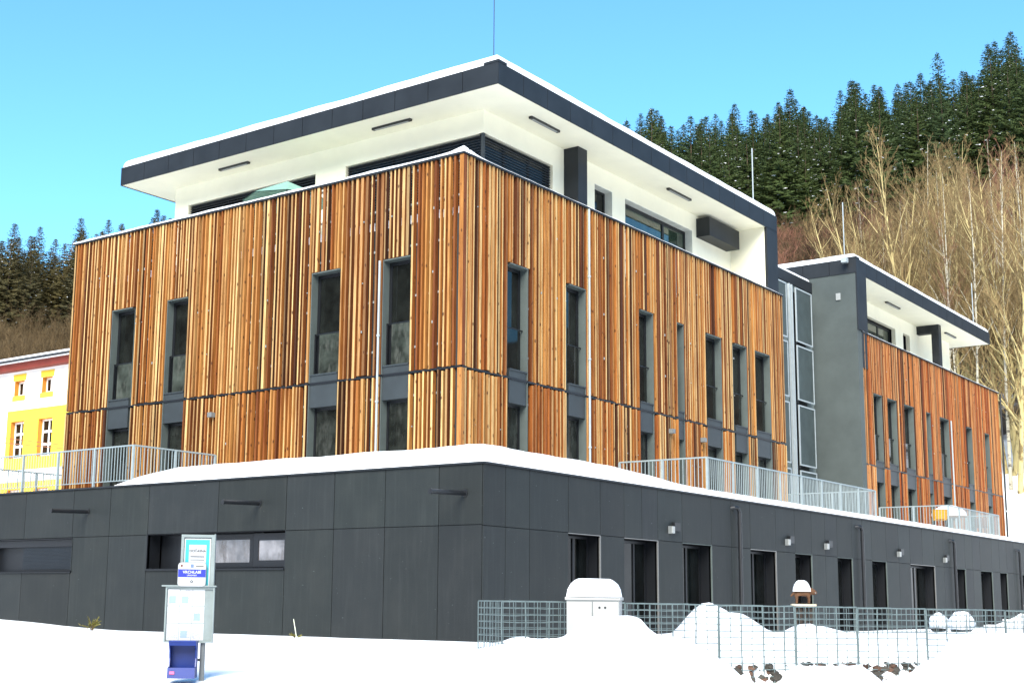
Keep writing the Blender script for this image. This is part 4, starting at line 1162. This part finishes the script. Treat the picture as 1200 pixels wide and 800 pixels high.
while len(bp_) < 50 and tries < 4000:
    tries += 1
    az = rt.uniform(-20.2, -11.5); r = rt.uniform(88, 150); x, y = polar(az, r)
    if any((x-a)**2+(y-b_)**2 < 5 for a, b_ in bp_): continue
    bp_.append((x, y)); k = rt.choice([2, 3, 3, 4, 4, 1, 1, 0]); sc = rt.uniform(.8, 1.0); z = gz(x, y)-.2
    lim = interp(az, [(-21, .29), (-19, .315), (-17, .32), (-15, .325), (-12, .34)])+rt.uniform(-.03, .01)
    hh = [22, 21, 23, 22, 20][k]
    if (z+hh*sc-CAM.z)/r > lim: sc = (lim*r+CAM.z-z)/hh
    if sc < .4: continue
    put(BT[k], (x, y, z), rt.uniform(0, 6.28), (sc, sc, sc), usedb, lb[k], 'tree', gpb)
# leafless thicket
def thicket(seed, Ht, W, mt):
    rp = random.Random(seed); mb_ = MB()
    for i in range(46):
        a = rp.uniform(0, 6.28); rr_ = rp.uniform(0, W); p = Vector((math.cos(a)*rr_*.5, math.sin(a)*rr_*.5, -.3))
        h_ = Ht*rp.uniform(.5, 1.05); lean = Vector((math.cos(a)*rr_*.6, math.sin(a)*rr_*.6, h_))
        pts = [p+lean*t+Vector((rp.uniform(-.15, .15), rp.uniform(-.15, .15), 0)) for t in (0, .33, .66, 1)]
        mb_.tube(pts, [.05, .035, .022, .01], 3, caps=False)
        for j in range(11):
            t = rp.uniform(.2, 1); b0 = p+lean*t; d = Vector((rp.uniform(-1, 1), rp.uniform(-1, 1), rp.uniform(.5, 1.6))).normalized()*rp.uniform(.6, 1.6)
            mb_.tube([b0, b0+d*.5, b0+d+Vector((0, 0, .1))], [.02, .014, .008], 3, caps=False)
            for k in range(2):
                e0 = b0+d*rp.uniform(.3, .9); e1 = e0+Vector((rp.uniform(-1, 1), rp.uniform(-1, 1), rp.uniform(.3, 1.2))).normalized()*.7
                mb_.tube([e0, e1], [.014, .007], 3, caps=False)
    r0 = empty('leafless_bush'); return r0, [mb_.build('branches', mt, r0)]
tan = mat_bark('tan_twigs', (.085, .055, .026), (.17, .115, .055), (.04, .026, .014))
TH = [thicket(51, 6, 3.6, brown), thicket(52, 7, 4, brown), thicket(53, 6, 3.4, pink), thicket(54, 6, 3.8, tan), thicket(55, 6.5, 3.6, tan)]
usedt = set()
def bushes(az0, az1, r0, r1, n, label, group, kinds=(0, 1, 2), mind=3.2, smin=.8, smax=1.25):
    pts = []; tries = 0
    while len(pts) < n and tries < 6000:
        tries += 1
        az = rt.uniform(az0, az1); r = rt.uniform(r0, r1); x, y = polar(az, r)
        if any((x-a)**2+(y-b_)**2 < mind**2 for a, b_ in pts): continue
        pts.append((x, y)); sc = rt.uniform(smin, smax)
        put(TH[rt.choice(kinds)], (x, y, gz(x, y)-.2), rt.uniform(0, 6.28), sc, usedt, label, 'bush', group)
bushes(-25, -19.5, 150, 200, 60, 'leafless reddish brown bush on the slope below the spruces', 'bushes on the right slope', (2, 3, 4, 0), mind=3.0)
bushes(-20.5, -12.5, 118, 198, 100, 'leafless brown bush among the bare trees on the right slope', 'bushes between the bare trees', (0, 1), mind=3.2)
bushes(-57.5, -50.5, 172, 226, 55, 'leafless brown bush on the slope above the yellow house', 'bushes on the left slope', (3, 4), mind=3.2)
# a paler larch and a bare top on the left skyline
for az, r, k, sc, lab in ((-54.0, 240, 4, .95, 'tall leafless tree rising above the spruces over the yellow house'), (-30.2, 236, 3, .92, 'thin leafless tree at the left end of the right skyline')):
    x, y = polar(az, r); put(BT[k], (x, y, gz(x, y)), 1.0, sc, usedb, lab, 'tree', None)

# ------------------------------------------------------------------ world, sun, camera
w = bpy.data.worlds.new('World'); scene.world = w; w.use_nodes = True
nt = w.node_tree; nt.nodes.clear()
out = N(nt, 'ShaderNodeOutputWorld'); bg = N(nt, 'ShaderNodeBackground'); sky = N(nt, 'ShaderNodeTexSky')
sky.sky_type = 'NISHITA'; sky.sun_disc = False
SUN_EL, SUN_AZ = 38.0, 152.0            # azimuth measured from +Y towards +X
sky.sun_elevation = R(SUN_EL); sky.sun_rotation = R(SUN_AZ)
sky.air_density = 1.0; sky.dust_density = .4; sky.ozone_density = 1.6; sky.altitude = 600
nt.links.new(mixc(nt, 1.0, sky.outputs[0], (.53, .93, 1.04, 1), 'MULTIPLY'), bg.inputs[0]); bg.inputs[1].default_value = .094
nt.links.new(bg.outputs[0], out.inputs[0])
sd = bpy.data.lights.new('sun', 'SUN'); sd.energy = 2.35; sd.angle = R(40); sd.color = (1, .93, .82)
so = bpy.data.objects.new('sun', sd); col.objects.link(so)
d = Vector((math.sin(R(SUN_AZ))*math.cos(R(SUN_EL)), math.cos(R(SUN_AZ))*math.cos(R(SUN_EL)), math.sin(R(SUN_EL))))
so.rotation_euler = d.to_track_quat('Z', 'Y').to_euler()

cam = bpy.data.cameras.new('camera'); co = bpy.data.objects.new('camera', cam); col.objects.link(co)
Rw = [[0.801799477046859, 0.5975037229158983, 0.01033923154904014], [-0.08965133196101759, 0.13737414775941864, -0.9864537405296757], [-0.5908301255733315, 0.7900111674077873, 0.1637135244443369]]
mw_ = Matrix(((Rw[0][0], -Rw[1][0], -Rw[2][0], CAM.x), (Rw[0][1], -Rw[1][1], -Rw[2][1], CAM.y), (Rw[0][2], -Rw[1][2], -Rw[2][2], CAM.z), (0, 0, 0, 1)))
co.matrix_world = mw_
cam.sensor_width = 36; cam.lens = 1565.094/1200*36
cam.shift_x = (600-554.579)/1200; cam.shift_y = (444.839-400)/1200
cam.clip_end = 3000; cam.clip_start = .1
scene.camera = co
scene.view_settings.view_transform = 'Standard'; scene.view_settings.look = 'None'; scene.view_settings.gamma = 1
scene.view_settings.exposure = 1.8
